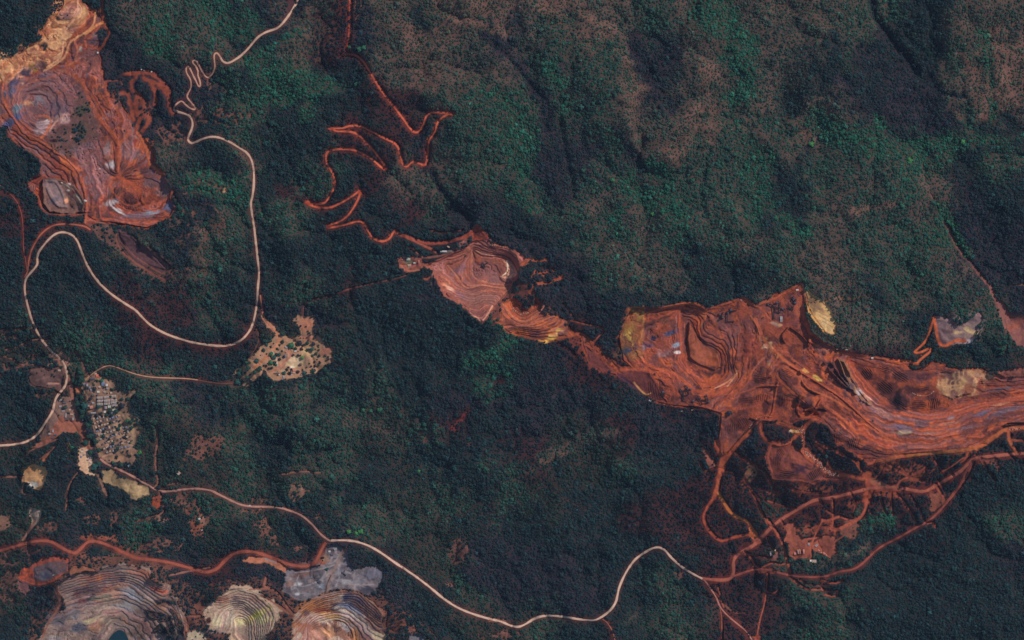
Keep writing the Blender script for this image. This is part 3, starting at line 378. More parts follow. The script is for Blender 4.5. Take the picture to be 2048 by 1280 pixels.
poly("1640,720 1665,725 1680,750 1705,780 1690,775 1660,745", (104, 62, 64), 4, 4, terr=.4); poly("1675,718 1688,722 1705,755 1725,785 1745,812 1720,802 1700,775 1685,748", (150, 108, 84), 3, 3, terr=.5); poly("1680,745 1692,752 1708,778 1700,785 1688,765", (104, 80, 80), 3, 3); blob(1698, 775, 6, 12, (78, 66, 84), .9, 60); blob(1715, 785, 8, 5, (190, 180, 190), .9, 20); blob(1735, 797, 12, 4, (196, 146, 136), .8, 35); blob(1660, 700, 12, 5, (176, 96, 66), .8, 20); blob(1632, 702, 7, 6, (92, 50, 46), .9); blob(1648, 707, 4, 4, (86, 48, 44), .9); blob(1660, 728, 14, 5, (78, 54, 60), .85, 20)
blob(1685, 785, 10, 5, (70, 46, 52), .8, 35); blob(1600, 775, 14, 8, (164, 82, 58), .7, 30); poly("1880,745 1930,740 1945,752 1955,770 1945,790 1900,800 1880,790 1875,765", (150, 104, 92), 5, 4, terr=.2); blob(1925, 765, 12, 14, (206, 160, 112), .85, 50); blob(1965, 750, 16, 10, (206, 152, 112), .85); blob(1938, 782, 9, 6, (86, 74, 96), .95); blob(1905, 755, 18, 10, (126, 88, 90), .7); blob(1875, 770, 14, 22, (156, 82, 62), .7)
for x, y, rx, ry, a, c, o in ((1800, 855, 26, 7, 5, (104, 92, 112), .8), (1798, 857, 7, 4, 10, (70, 72, 110), .9), (1805, 864, 14, 4, 5, (150, 140, 116), .8), (1845, 850, 20, 5, 0, (98, 76, 90), .7), (1900, 835, 10, 5, -20, (140, 128, 140), .8), (1965, 825, 18, 6, -20, (102, 90, 116), .8), (2000, 808, 22, 4, -18, (186, 122, 96), .8), (1890, 848, 30, 3, -8, (178, 116, 92), .7), (1860, 865, 14, 4, -5, (168, 112, 84), .7), (1735, 812, 30, 5, 35, (140, 104, 112), .7), (1765, 825, 20, 4, 35, (176, 120, 104), .7), (1720, 855, 34, 9, 40, (178, 80, 50), .75), (1760, 880, 40, 7, 20, (168, 76, 50), .7), (1880, 890, 60, 6, -4, (150, 78, 60), .7), (2020, 830, 30, 8, -15, (120, 64, 58), .7), (1985, 785, 30, 8, -5, (122, 68, 64), .8), (2000, 778, 18, 3, -5, (94, 84, 96), .8), (1790, 715, 16, 3, 10, (190, 136, 120), .6), (2010, 822, 46, 5, -18, (104, 86, 100), .8), (2000, 838, 50, 4, -16, (96, 62, 66), .7), (1900, 858, 50, 4, -6, (110, 84, 94), .7), (1820, 840, 44, 4, 6, (116, 84, 92), .7), (1725, 825, 4, 3, 20, (80, 44, 46), .8)): blob(x, y, rx, ry, c, o, a)
for s_ in ("1705,715 1760,722 1830,735 1900,735 1945,745 1960,765 1945,795 1880,815 1830,818 1790,808 1750,780 1715,750", "1442,822 1460,808 1500,782 1545,738 1590,745 1640,780 1665,830 1640,850 1600,870 1540,862 1500,880 1450,912 1432,895", "1425,612 1480,598 1545,590 1604,567 1612,640 1640,690 1600,700 1550,680 1500,650 1440,655", "1180,690 1230,742 1300,748 1340,808 1290,795 1240,750 1180,728"):
    sl_, dd_ = sdf_poly(P(s_), 8); TERR[sl_] *= 1 - sstep(-4, 8, dd_ + EDG2[sl_] * 6) * .6
mottle("1880,745 1940,740 1990,745 1960,790 1900,800 1872,775", (((112, 76, 72), .0), ((196, 148, 108), .05), ((150, 86, 66), .08)), (206, 160, 120), 1.0)
mottle("1250,615 1290,612 1285,710 1262,725 1240,672", (((112, 66, 52), -.02), ((170, 140, 72), .08), ((150, 84, 58), .05)), (176, 104, 62), 1.0)
# terraced haul roads and benches of the eastern mine; the near-black lines are painted riser shade
for s, wd, c in (("1290,628 1340,612 1381,606 1400,610 1414,622 1408,640 1398,655", 5, (184, 96, 60)), ("1414,620 1450,608 1486,596 1505,610 1530,620 1540,640", 5, (170, 86, 60)), ("1358,620 1362,690 1366,720 1390,755 1420,772 1450,765 1468,750", 5, (166, 80, 58)), ("1290,725 1320,745 1355,790", 8, (176, 84, 58)), ("1290,735 1345,742 1375,770 1395,785 1440,790 1470,770 1510,755 1540,752", 6, (178, 86, 58)), ("1455,772 1472,750 1474,742", 4, (212, 146, 106)), ("1430,776 1455,765 1472,748", 3, (220, 150, 116)), ("1510,640 1525,680 1560,715 1600,745 1650,775 1700,812 1740,850 1780,885", 7, (178, 92, 62)),
             ("1500,632 1515,655 1520,690", 4, (170, 96, 66)), ("1570,585 1604,575 1605,605 1605,640 1620,668 1618,690", 6, (170, 78, 56)), ("1520,608 1555,595 1600,568", 5, (180, 96, 66)), ("1618,682 1650,700 1690,708 1720,712 1800,722 1835,728", 5, (180, 96, 68)), ("1700,712 1702,730 1730,762 1770,805 1795,825 1850,838 1920,828 1990,800 2048,788", 6, (168, 82, 60)), ("1580,655 1600,668 1618,690 1612,705", 3, (108, 54, 46)), ("1575,655 1560,672 1580,700 1610,730 1650,760", 3, (120, 60, 52)), ("1610,820 1650,812 1700,850 1720,880 1760,900", 6, (186, 90, 54)), ("1600,740 1605,775 1660,795 1700,820", 4, (180, 96, 62)),
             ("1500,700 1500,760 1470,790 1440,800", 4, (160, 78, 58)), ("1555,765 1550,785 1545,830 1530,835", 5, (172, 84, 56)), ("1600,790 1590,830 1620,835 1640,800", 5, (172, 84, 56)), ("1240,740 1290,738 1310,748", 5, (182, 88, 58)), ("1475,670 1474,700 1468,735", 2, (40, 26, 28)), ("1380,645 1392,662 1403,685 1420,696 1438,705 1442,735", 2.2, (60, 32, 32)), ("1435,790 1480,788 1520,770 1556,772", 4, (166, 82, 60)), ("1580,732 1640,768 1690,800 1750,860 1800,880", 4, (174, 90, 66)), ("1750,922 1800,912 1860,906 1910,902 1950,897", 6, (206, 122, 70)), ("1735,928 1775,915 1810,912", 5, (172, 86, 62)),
             ("1940,896 1965,890 1990,870 2012,856 2048,848", 8, (194, 104, 62)), ("1958,880 1980,866 2000,856", 3, (100, 54, 48)), ("2014,858 2018,885 2032,905", 6, (186, 98, 64)), ("2020,880 2048,888", 4, (160, 84, 62)), ("1500,836 1530,846 1560,850 1600,862", 3, (90, 46, 40)), ("1555,845 1600,858", 5, (176, 90, 60)), ("1520,848 1523,870 1540,888 1570,890 1592,870 1603,862", 6, (172, 84, 58)), ("1583,862 1600,862", 5, (222, 170, 110)), ("1603,862 1615,845 1632,835 1642,842 1640,865 1630,880 1640,890 1665,900 1700,920 1715,928", 6, (168, 84, 60)), ("1605,862 1605,885 1600,900 1620,920 1650,940 1665,948 1690,950 1725,958", 8, (172, 86, 60)), ("1590,880 1600,900 1650,945", 6, (180, 90, 60)), ("1630,890 1650,905 1655,930 1665,942 1690,938 1715,925", 5, (166, 80, 58)), ("1712,926 1722,945 1735,962", 5, (168, 84, 60)), ("1610,900 1640,930", 12, (172, 88, 62)),
             ("1500,862 1470,890 1450,918 1445,940", 8, (184, 90, 58)), ("1512,845 1480,875 1455,905", 2.5, (60, 34, 32)), ("1435,885 1437,905 1445,915", 10, (176, 84, 58)), ("1735,950 1740,975 1733,1000", 14, (178, 88, 60)), ("1735,968 1765,975 1800,976", 12, (160, 82, 62)), ("1745,962 1768,970", 10, (170, 104, 84))):
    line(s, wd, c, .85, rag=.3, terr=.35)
for x, y, rx, ry, c in ((1495, 800, 20, 14, (93, 46, 43)), (1560, 800, 12, 17, (72, 37, 38)), (1523, 757, 18, 12, (82, 43, 41)), (1525, 740, 12, 12, (81, 46, 46)), (1575, 760, 18, 12, (93, 47, 44)), (1530, 815, 9, 18, (82, 41, 41)), (1610, 808, 17, 14, (57, 34, 44)), (1600, 800, 8, 6, (48, 31, 35)), (1590, 825, 16, 10, (88, 47, 44)), (1640, 820, 10, 9, (85, 44, 43)), (1470, 850, 18, 20, (90, 47, 44)), (1490, 845, 12, 12, (94, 47, 44)), (1660, 845, 14, 20, (94, 48, 44)), (1705, 886, 20, 16, (72, 48, 52)), (1675, 875, 14, 12, (79, 47, 49)), (1730, 895, 18, 10, (79, 46, 49)), (1560, 915, 16, 14, (76, 44, 54)), (1600, 935, 22, 10, (68, 41, 62)), (1630, 950, 14, 16, (88, 54, 56)), (1570, 950, 24, 8, (90, 53, 52)), (1542, 870, 18, 10, (90, 47, 44)), (1548, 880, 14, 7, (82, 46, 46)), (1740, 750, 20, 12, (78, 44, 48)), (1775, 775, 20, 14, (82, 46, 46)), (1800, 752, 22, 9, (82, 46, 48)), (1800, 808, 20, 12, (72, 43, 49)), (1840, 808, 18, 12, (91, 48, 46)), (1868, 806, 14, 12, (78, 44, 46)), (1845, 780, 26, 9, (82, 44, 46)), (1850, 755, 24, 8, (93, 54, 59)), (1720, 735, 14, 10, (93, 50, 49)), (1755, 905, 12, 5, (88, 50, 48)), (1795, 800, 5, 16, (41, 27, 36))):
    blob(x, y, rx, ry, c, .85, rag=.5)
for s in ("1542,868 1530,862", "1560,870 1580,878"): line(s, 5, (56, 38, 36), .8, bare=.3)
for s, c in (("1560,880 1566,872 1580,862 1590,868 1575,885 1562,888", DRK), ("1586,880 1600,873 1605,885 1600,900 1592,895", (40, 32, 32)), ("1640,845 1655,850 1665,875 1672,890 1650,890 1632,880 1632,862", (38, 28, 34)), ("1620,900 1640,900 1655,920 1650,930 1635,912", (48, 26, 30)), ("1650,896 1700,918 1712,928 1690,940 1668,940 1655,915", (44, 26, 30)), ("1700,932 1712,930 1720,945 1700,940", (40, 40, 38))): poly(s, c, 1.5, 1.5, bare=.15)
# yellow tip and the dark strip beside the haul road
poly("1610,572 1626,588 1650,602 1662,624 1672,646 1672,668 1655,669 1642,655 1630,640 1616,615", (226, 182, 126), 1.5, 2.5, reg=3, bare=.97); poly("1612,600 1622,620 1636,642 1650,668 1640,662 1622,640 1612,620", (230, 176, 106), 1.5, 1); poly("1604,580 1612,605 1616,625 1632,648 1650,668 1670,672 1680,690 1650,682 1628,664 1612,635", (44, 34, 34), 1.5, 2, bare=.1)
mottle("1605,575 1640,604 1668,668 1642,660 1612,605", (((176, 136, 100), .0), ((236, 200, 146), .05), ((150, 110, 84), .1)), (170, 130, 96), 1.0)
line("1622,600 1645,606", 1.6, (150, 112, 84), .7)
line("1628,612 1652,622", 1.6, (150, 112, 84), .7)
line("1632,622 1656,634", 1.6, (150, 112, 84), .7)
line("1638,632 1660,644", 1.6, (150, 112, 84), .7)
line("1644,642 1664,654", 1.6, (150, 112, 84), .7)
line("1613,604 1618,622 1632,640 1648,662", 1, (110, 70, 50)); line("1604,568 1610,590 1613,605", 3, (212, 128, 88)); line("1616,598 1690,598 1715,596", 8, (150, 104, 78), .5, rag=1.5, bare=.4)
# --- small quarry and wash-out in the east
poly("1871,633 1886,631 1900,636 1912,650 1935,640 1958,622 1966,636 1952,664 1944,686 1930,684 1910,679 1888,694 1878,690 1870,670", (132, 98, 102), 1.5, 2, reg=4, bare=.96); mottle("1871,633 1900,636 1958,622 1966,636 1944,686 1888,694", (((112, 82, 88), .0), ((160, 128, 130), .08)), (156, 122, 118), .9); blob(1938, 662, 26, 14, (190, 160, 150), .5); blob(1915, 665, 3.5, 10, (230, 190, 146), .95, 95); blob(1940, 662, 3, 13, (230, 196, 150), .95, 118); blob(1938, 684, 9, 4, (190, 176, 190), .95, -10); blob(1950, 640, 10, 16, (146, 122, 128), .7, 120)
for s, wd in (("1868,634 1862,650 1858,668 1850,685 1832,700 1828,705 1840,706 1855,697 1862,698 1860,704 1845,715 1835,725 1828,727 1815,720 1790,722", 4), ("1868,634 1871,660 1876,682 1886,694 1905,684 1918,679 1930,682", 5.5)): line(s, wd, (210, 104, 62), 1, rag=.2)
poly("1968,560 1982,572 1995,598 2020,625 2048,645 2048,730 2035,690 2010,655 1995,620 1980,580", (138, 88, 84), 2, 4, bare=.92, reg=4); blob(2022, 655, 8, 22, (164, 92, 76), .7, 60); line("1890,445 1900,465 1912,490 1925,510 1940,525 1955,545 1970,562", 4, (130, 84, 76), .85, rag=.8, bare=.85); line("1845,330 1852,370 1868,400 1885,440", 2, (124, 88, 78), .7, rag=1, bare=.6); line("1985,575 2010,572 2048,558", 2.5, (120, 90, 76), .8, rag=.8, bare=.8)
line("2012,640 2014,680 2010,740", 3, (130, 84, 76), .8, bare=.8); line("1965,585 1950,610 1945,622", 2, (140, 104, 88), .7, bare=.8); poly("1990,742 2020,735 2048,730 2048,752 2010,755", (146, 88, 78), 2, 3, bare=.9, reg=3); line("1940,690 1936,735", 4, (130, 86, 74), .5, rag=1, bare=.5)
# --- southern pits
poly("60,1130 140,1105 230,1120 310,1125 345,1160 400,1185 440,1180 470,1165 540,1165 570,1185 600,1195 700,1170 770,1180 800,1230 830,1280 40,1280 60,1230 100,1200", (112, 72, 62), 8, 12, .75, bare=.55)
for x, y, rx, ry in ((395, 1215, 22, 10), (385, 1250, 16, 14), (575, 1215, 12, 10), (330, 1135, 40, 8), (240, 1115, 60, 8), (790, 1240, 24, 14), (160, 1110, 20, 8), (440, 1170, 20, 8)): blob(x, y, rx, ry, (126, 78, 68), .7, rag=1.5, bare=.6)
poly("113,1164 137,1148 172,1138 195,1140 225,1127 273,1127 301,1138 307,1158 340,1171 352,1195 362,1215 371,1230 371,1265 372,1280 84,1280 84,1265 105,1230 125,1216 129,1207 117,1183", (138, 116, 110), 2, 7, reg=7, terr=1)
mottle("113,1164 172,1138 225,1127 301,1138 340,1171 371,1230 372,1280 84,1280 125,1216", (((92, 76, 84), .08), ((170, 120, 96), .14), ((140, 132, 138), .16)), (176, 130, 112), .8, 1.0)
for x, y, rx, ry, c, o, a in ((200, 1155, 40, 10, (150, 88, 74), .7, -5), (280, 1145, 26, 12, (160, 92, 70), .7, 20), (200, 1160, 8, 9, (184, 108, 66), .8, 0), (180, 1180, 40, 10, (84, 66, 76), .8, 0), (160, 1200, 20, 14, (110, 66, 68), .8, 0), (186, 1195, 10, 11, (46, 44, 66), .95, 90), (215, 1175, 16, 8, (150, 90, 76), .7, 0), (245, 1158, 9, 5, (70, 60, 78), .9, 0), (262, 1185, 20, 16, (140, 140, 152), .8, 30), (210, 1195, 26, 7, (122, 112, 100), .8, 0), (255, 1210, 24, 14, (150, 146, 152), .85, 20), (200, 1215, 30, 8, (164, 140, 128), .8, 0), (225, 1225, 22, 6, (186, 140, 132), .9, 0), (182, 1240, 8, 20, (206, 186, 150), .9, 80), (200, 1240, 22, 10, (176, 156, 134), .8, 0), (150, 1225, 14, 14, (122, 116, 124), .8, 0), (115, 1245, 20, 16, (104, 96, 104), .9, 0), (100, 1275, 14, 7, (150, 144, 150), .9, 0), (158, 1255, 14, 12, (84, 84, 100), .9, 0), (290, 1255, 30, 24, (96, 72, 66), .8, 60), (305, 1198, 10, 8, (160, 138, 130), .8, 0), (315, 1178, 20, 6, (168, 84, 64), .8, 20)): blob(x, y, rx, ry, c, o, a)
for s in ("308,1200 330,1196 352,1200 360,1212 340,1208 318,1212", "290,1218 325,1225 340,1228 350,1250 358,1275 345,1280 330,1245 300,1235", "320,1245 332,1250 345,1275 330,1270 312,1262 300,1275", "335,1210 352,1218 368,1245 366,1275 355,1262 348,1235"): poly(s, (62, 46, 44), 2, 4, .8, bare=.35, terr=.4)
line("113,1170 120,1190 122,1205 112,1225 98,1245 84,1275", 4, (142, 92, 80)); line("305,1215 320,1208 335,1208 350,1215 360,1240 372,1232 374,1260", 3, (150, 104, 86))
poly("43,1138 59,1134 68,1126 88,1113 117,1109 141,1115 142,1140 117,1158 98,1166 74,1172 49,1162 38,1156", (160, 80, 64), 1.5, 1.5, reg=7); poly("66,1135 88,1128 112,1122 137,1124 138,1142 112,1152 96,1162 72,1162", (98, 82, 90), 3, 2); blob(92, 1150, 13, 8, (92, 90, 108), .9, -15); blob(118, 1130, 18, 8, (110, 78, 78), .8, -10); blob(108, 1149, 2, 1.5, WHT, .9); line("40,1155 62,1148 64,1140 50,1138", 5, (206, 94, 62)); line("42,1158 70,1170 95,1166 110,1160", 3, (210, 100, 66)); poly("36,1160 60,1165 62,1180 52,1190 38,1175", (116, 80, 84), 2, 2); poly("142,1130 165,1128 200,1140 160,1146 142,1150", (142, 90, 72), 2, 2)
poly("400,1224 437,1189 462,1175 495,1173 524,1187 544,1195 565,1220 556,1253 532,1275 524,1280 462,1280 458,1269 421,1259 411,1245", (176, 150, 132), 2, 6, reg=8, terr=1)
for x, y, rx, ry, c, o, a in ((470, 1235, 24, 18, (196, 180, 166), .9, 0), (478, 1240, 14, 10, (216, 206, 160), .9, 30), (515, 1230, 8, 22, (210, 196, 110), .95, 55), (525, 1240, 6, 18, (220, 206, 150), .8, 75), (480, 1205, 22, 10, (98, 82, 88), .85, 25), (445, 1195, 18, 12, (152, 102, 86), .8, -30), (435, 1245, 10, 9, (200, 190, 160), .8, 0), (510, 1198, 24, 8, (142, 96, 82), .7, 20), (500, 1270, 20, 10, (120, 106, 104), .7, 80), (445, 1260, 22, 6, (150, 132, 130), .7, 0), (418, 1240, 4, 6, DRK, .9, 0)): blob(x, y, rx, ry, c, o, a)
poly("587,1230 601,1208 626,1195 655,1183 688,1177 718,1181 749,1204 768,1224 766,1245 776,1267 768,1280 577,1280 585,1255", (140, 98, 84), 2, 6, reg=8, terr=1)
mottle("587,1230 626,1195 688,1177 749,1204 776,1267 768,1280 577,1280", (((84, 66, 70), .08), ((196, 134, 86), .12), ((186, 168, 158), .14)), (190, 140, 110), .8, 1.0)
for x, y, rx, ry, c, o, a in ((625, 1212, 26, 14, (184, 118, 70), .8, -25), (640, 1225, 22, 6, (190, 130, 76), .85, 5), (600, 1250, 8, 26, (150, 94, 66), .8, 95), (645, 1240, 26, 10, (200, 176, 160), .85, 20), (672, 1215, 12, 13, (56, 38, 52), .95, 0), (645, 1222, 18, 5, (140, 66, 54), .85, 10), (700, 1215, 26, 10, (110, 118, 146), .85, 35), (715, 1200, 26, 8, (70, 66, 88), .8, 30), (690, 1195, 12, 10, (60, 60, 90), .9, 0), (705, 1232, 30, 8, (196, 184, 176), .8, 25), (740, 1225, 22, 8, (150, 102, 90), .7, 40), (660, 1230, 18, 5, (222, 176, 116), .8, 5), (645, 1265, 32, 12, (196, 146, 114), .8, -5), (730, 1255, 22, 10, (160, 140, 136), .8, 40), (690, 1255, 12, 8, (170, 166, 176), .7, 0), (612, 1225, 6, 5, (110, 80, 84), .8, 0), (755, 1270, 14, 8, (196, 176, 150), .8, 40)): blob(x, y, rx, ry, c, o, a)
# grey plant yard
poly("569,1138 574,1150 568,1165 565,1181 585,1193 601,1201 626,1193 655,1181 688,1176 720,1181 739,1188 752,1182 766,1158 766,1142 752,1133 739,1132 708,1137 698,1122 694,1099 673,1090 655,1091 648,1110 640,1130 600,1140", (112, 104, 114), 1.5, 2, reg=9, bare=.97)
mottle("569,1138 565,1181 601,1201 655,1181 739,1188 766,1158 739,1132 708,1137 673,1090 648,1110", (((80, 74, 86), .1), ((136, 120, 124), .12)), (150, 142, 150), .9, 1.0)
for x, y, rx, ry, c, o, a in ((745, 1150, 16, 15, (110, 108, 128), .9, 0), (735, 1178, 13, 9, (66, 64, 80), .95, 0), (600, 1148, 24, 8, (118, 86, 82), .8, -10), (598, 1170, 5, 10, (196, 196, 206), .9, 100), (597, 1188, 4, 6, (206, 206, 212), .85, 110), (580, 1168, 8, 10, (132, 100, 92), .8, 0), (685, 1145, 16, 12, (136, 132, 146), .8, 0), (690, 1165, 6, 12, (160, 156, 164), .8, 90), (650, 1115, 12, 10, (150, 116, 98), .8, 0), (640, 1125, 8, 5, (162, 92, 72), .7, 0), (690, 1105, 7, 8, (172, 116, 90), .9, 0), (665, 1102, 8, 8, (84, 78, 86), .9, 0), (615, 1180, 14, 6, (126, 104, 106), .7, 0), (644, 1172, 9, 5, (150, 158, 178), .8, 0), (637, 1178, 8, 6, (76, 74, 90), .8, 0), (720, 1160, 12, 8, (130, 126, 140), .7, 0)): blob(x, y, rx, ry, c, o, a)
for s, wd, c in (("687,1100 678,1120 668,1140 660,1155 655,1182", 5, (138, 112, 108)), ("590,1145 620,1142 645,1137 668,1130", 2.4, (150, 140, 146)), ("598,1150 592,1165 600,1175 640,1162 660,1145", 2.4, (146, 138, 146)), ("662,1150 654,1168 652,1182", 2, (60, 50, 50)), ("648,1150 640,1160 630,1165", 2, (150, 142, 150)), ("700,1168 722,1170 750,1168", 2, (146, 140, 150))): line(s, wd, c, .85)
for s, c in (("485,1120 500,1113 530,1116 560,1125 574,1135 570,1143 550,1135 530,1125 505,1127", (176, 112, 88)),): poly(s, c, 1.5, 2, bare=.95, reg=9)
line("530,1117 550,1124", 5, (150, 136, 138), .8); line("380,1232 400,1232", 3, (140, 86, 76)); line("500,1178 545,1176 560,1190 575,1215 588,1228", 3, (142, 92, 78), .95); line("524,1190 550,1205 575,1225 590,1232", 4, (142, 92, 78)); line("532,1155 528,1172 540,1176", 4, (150, 96, 82), .9); poly("375,1262 395,1258 412,1262 410,1280 375,1280", (176, 160, 140), 2, 3, bare=.85, reg=8)
poly("820,1270 835,1268 852,1276 850,1280 815,1280", (120, 116, 128), 2, 2, bare=.9); 
for s in ("768,1226 790,1222 815,1225 835,1238 850,1255 880,1275 910,1280", "790,1250 805,1245 830,1258 860,1278", "776,1255 792,1262 800,1248"): line(s, 3, (136, 78, 62), .85, rag=.6, bare=.8)
# --- southern depot, clearings and tracks
poly("1570,1080 1575,1065 1570,1050 1590,1045 1595,1065 1605,1075 1625,1085 1650,1070 1672,1072 1676,1090 1675,1105 1660,1116 1640,1108 1622,1098 1618,1115 1590,1118 1580,1112 1578,1095", (156, 86, 70), 1.5, 3, bare=.92, reg=10)
poly("1690,1045 1715,1035 1722,1048 1712,1075 1700,1075 1680,1066", (124, 78, 68), 2, 3, bare=.85, reg=10); poly("1543,1100 1555,1105 1562,1118 1545,1122", (130, 84, 80), 2, 2, bare=.8, reg=10); poly("1445,1208 1458,1210 1466,1222 1490,1226 1470,1228 1452,1218", (132, 84, 72), 1.5, 2, bare=.85, reg=10); blob(1515, 1275, 9, 8, (160, 80, 62), .9, rag=1, bare=.8); poly("1860,985 1895,990 1890,1005 1870,1025 1858,1020 1862,1000", (136, 80, 66), 2, 3, bare=.85, reg=10); poly("1495,925 1510,930 1515,950 1498,965 1490,950", (140, 96, 74), 2, 3, bare=.7); poly("1405,895 1420,905 1432,932 1420,935", (140, 84, 72), 2, 2, bare=.8); poly("1955,920 1990,915 2000,935 1995,945 1985,925", (120, 70, 64), 2, 4, bare=.8)
line("1445,912 1440,940 1435,970 1428,995", 8, (178, 90, 62), .97); line("1428,995 1412,1018 1405,1040 1420,1065 1435,1080 1448,1083 1475,1072 1500,1070", 5, (172, 82, 60), .97); line("1436,985 1448,1005 1460,1025 1480,1037 1496,1042 1505,1060 1512,1068", 5, (212, 124, 64), .97); poly("1498,1045 1512,1065 1520,1080 1500,1078 1498,1068", (196, 104, 62), 1.5, 1.5, reg=10); blob(1516, 1080, 9, 8, (170, 92, 74), .9, bare=.95)
for s, wd in (("1535,1040 1560,1075 1570,1105 1580,1145", 5), ("1490,1105 1505,1120 1508,1130 1518,1137", 3.5), ("1525,1135 1545,1125 1560,1130 1570,1128", 3), ("1733,1000 1730,1025 1712,1042 1670,1062", 5.5), ("1712,1042 1690,1038 1680,1032 1662,1040 1645,1042", 4), ("1665,1000 1666,1060", 3), ("1645,1042 1635,1060 1622,1090", 3), ("1645,1040 1665,1045 1672,1060", 4), ("1600,1080 1640,1075", 3), ("1620,1095 1622,1118", 4), ("1498,980 1515,1005 1535,1050", 2), ("1536,1075 1545,1098 1555,1105", 1.6), ("1535,1148 1533,1180 1530,1210 1520,1240 1515,1270", 2.4), ("1534,1185 1550,1188 1556,1180", 3), ("1580,1155 1592,1165 1615,1180 1645,1180", 3), ("1643,1162 1668,1168 1685,1160", 4), ("1645,1165 1642,1180 1665,1185 1678,1180 1672,1195 1650,1190", 2.6), ("1440,1290 1445,1240 1440,1215", 1.8), ("1420,1175 1440,1195 1448,1215", 2), ("1435,1172 1440,1190", 2.6), ("1782,978 1782,1005 1785,1030", 2.4), ("1790,985 1812,1008 1830,1040", 2.4), ("1793,975 1800,960 1815,955", 4), ("1928,900 1940,912 1925,915 1900,935 1880,945", 2.6), ("1935,905 1930,918 1920,925", 3), ("1870,970 1880,985 1888,1000", 5), ("1855,1048 1870,1045 1870,1056", 2), ("1890,1008 1930,960 1945,925", 3.5)):
    line(s, wd, (172, 88, 68), .95, rag=.35, bare=.95, clear=3.5)
for s in ("1470,905 1500,925 1530,940 1545,975", "1560,965 1600,985 1640,985", "1490,960 1500,975 1520,1000", "1600,990 1615,965 1640,955 1700,962", "1700,985 1712,1005 1705,1030", "1752,905 1790,940 1830,950 1855,930", "1800,930 1815,955 1850,960", "1770,920 1760,945 1748,960", "1860,910 1875,930 1890,950", "1900,915 1895,935 1905,950", "1405,895 1425,925 1440,935", "1432,935 1410,945 1400,925", "1560,1040 1575,1060 1600,1060", "1610,1060 1640,1052 1680,1058", "1700,1048 1690,1070 1675,1080", "1480,1108 1510,1110 1545,1118", "1600,1160 1620,1172 1660,1172", "1820,990 1840,1020 1850,1045", "1760,985 1765,1010 1775,1030", "1960,915 1975,940 1990,960", "1530,1000 1560,1010 1590,1015", "1640,1000 1650,1020 1665,1030"):
    line(s, 2.4, (150, 78, 62), .8, rag=.7, bare=.85)
line("1400,812 1440,822 1500,815", 5, (160, 78, 58), .7)
mine = sstep(0.0, .3, TERR)
HS += (1 - mine) * (REL * 52 + np.sqrt(GUL) * 44 * (1 - .5 * BARE))
HS += mine * fbm(450, XX, YY, 16.0, 3) * 3.0
# benches
U = (HS - BASEM) / B + .6 * fbm(460, XX, YY, 34.0, 2) + .22 * fbm(465, XX, YY, 9.0, 2)
fl = np.floor(U); fr = U - fl
st = sstep(.62, .97, fr)
gy_, gx_ = np.gradient(HS); slope = np.sqrt(gx_ ** 2 + gy_ ** 2)
tw = TERR * sstep(.07, .28, slope)
HT = HS + tw * (fl + st - U) * B * 1.0
# strata and bench dust: belongs to the rock of each bench
rs = np.random.RandomState(5); bt = rs.rand(64).astype(np.float32)
bench = bt[(fl.astype(int) * 7 + 13) & 63] * 2 - 1
strat = vnoise(470, U * 5.1 + EDG2 * 2.0, XX * .004 + YY * .004) * 2 - 1
strat2 = vnoise(471, U * 2.3 + 9 + EDG2, XX * .012 - YY * .01) * 2 - 1
k = TERR[..., None]
GC *= 1 + k * (.12 * bench + .20 * strat + .16 * strat2)[..., None]
bed = (TERR * sstep(.22, .6, strat2) * .45)[..., None]; GC = GC * (1 - bed) + soil((124, 88, 92)).astype(np.float32) * bed * (.6 + GC.mean(axis=2, keepdims=True) * 4)
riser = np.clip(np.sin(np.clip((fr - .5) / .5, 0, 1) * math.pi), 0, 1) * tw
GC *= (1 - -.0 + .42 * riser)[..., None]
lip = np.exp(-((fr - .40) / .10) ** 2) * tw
GC *= (1 + .42 * lip)[..., None]
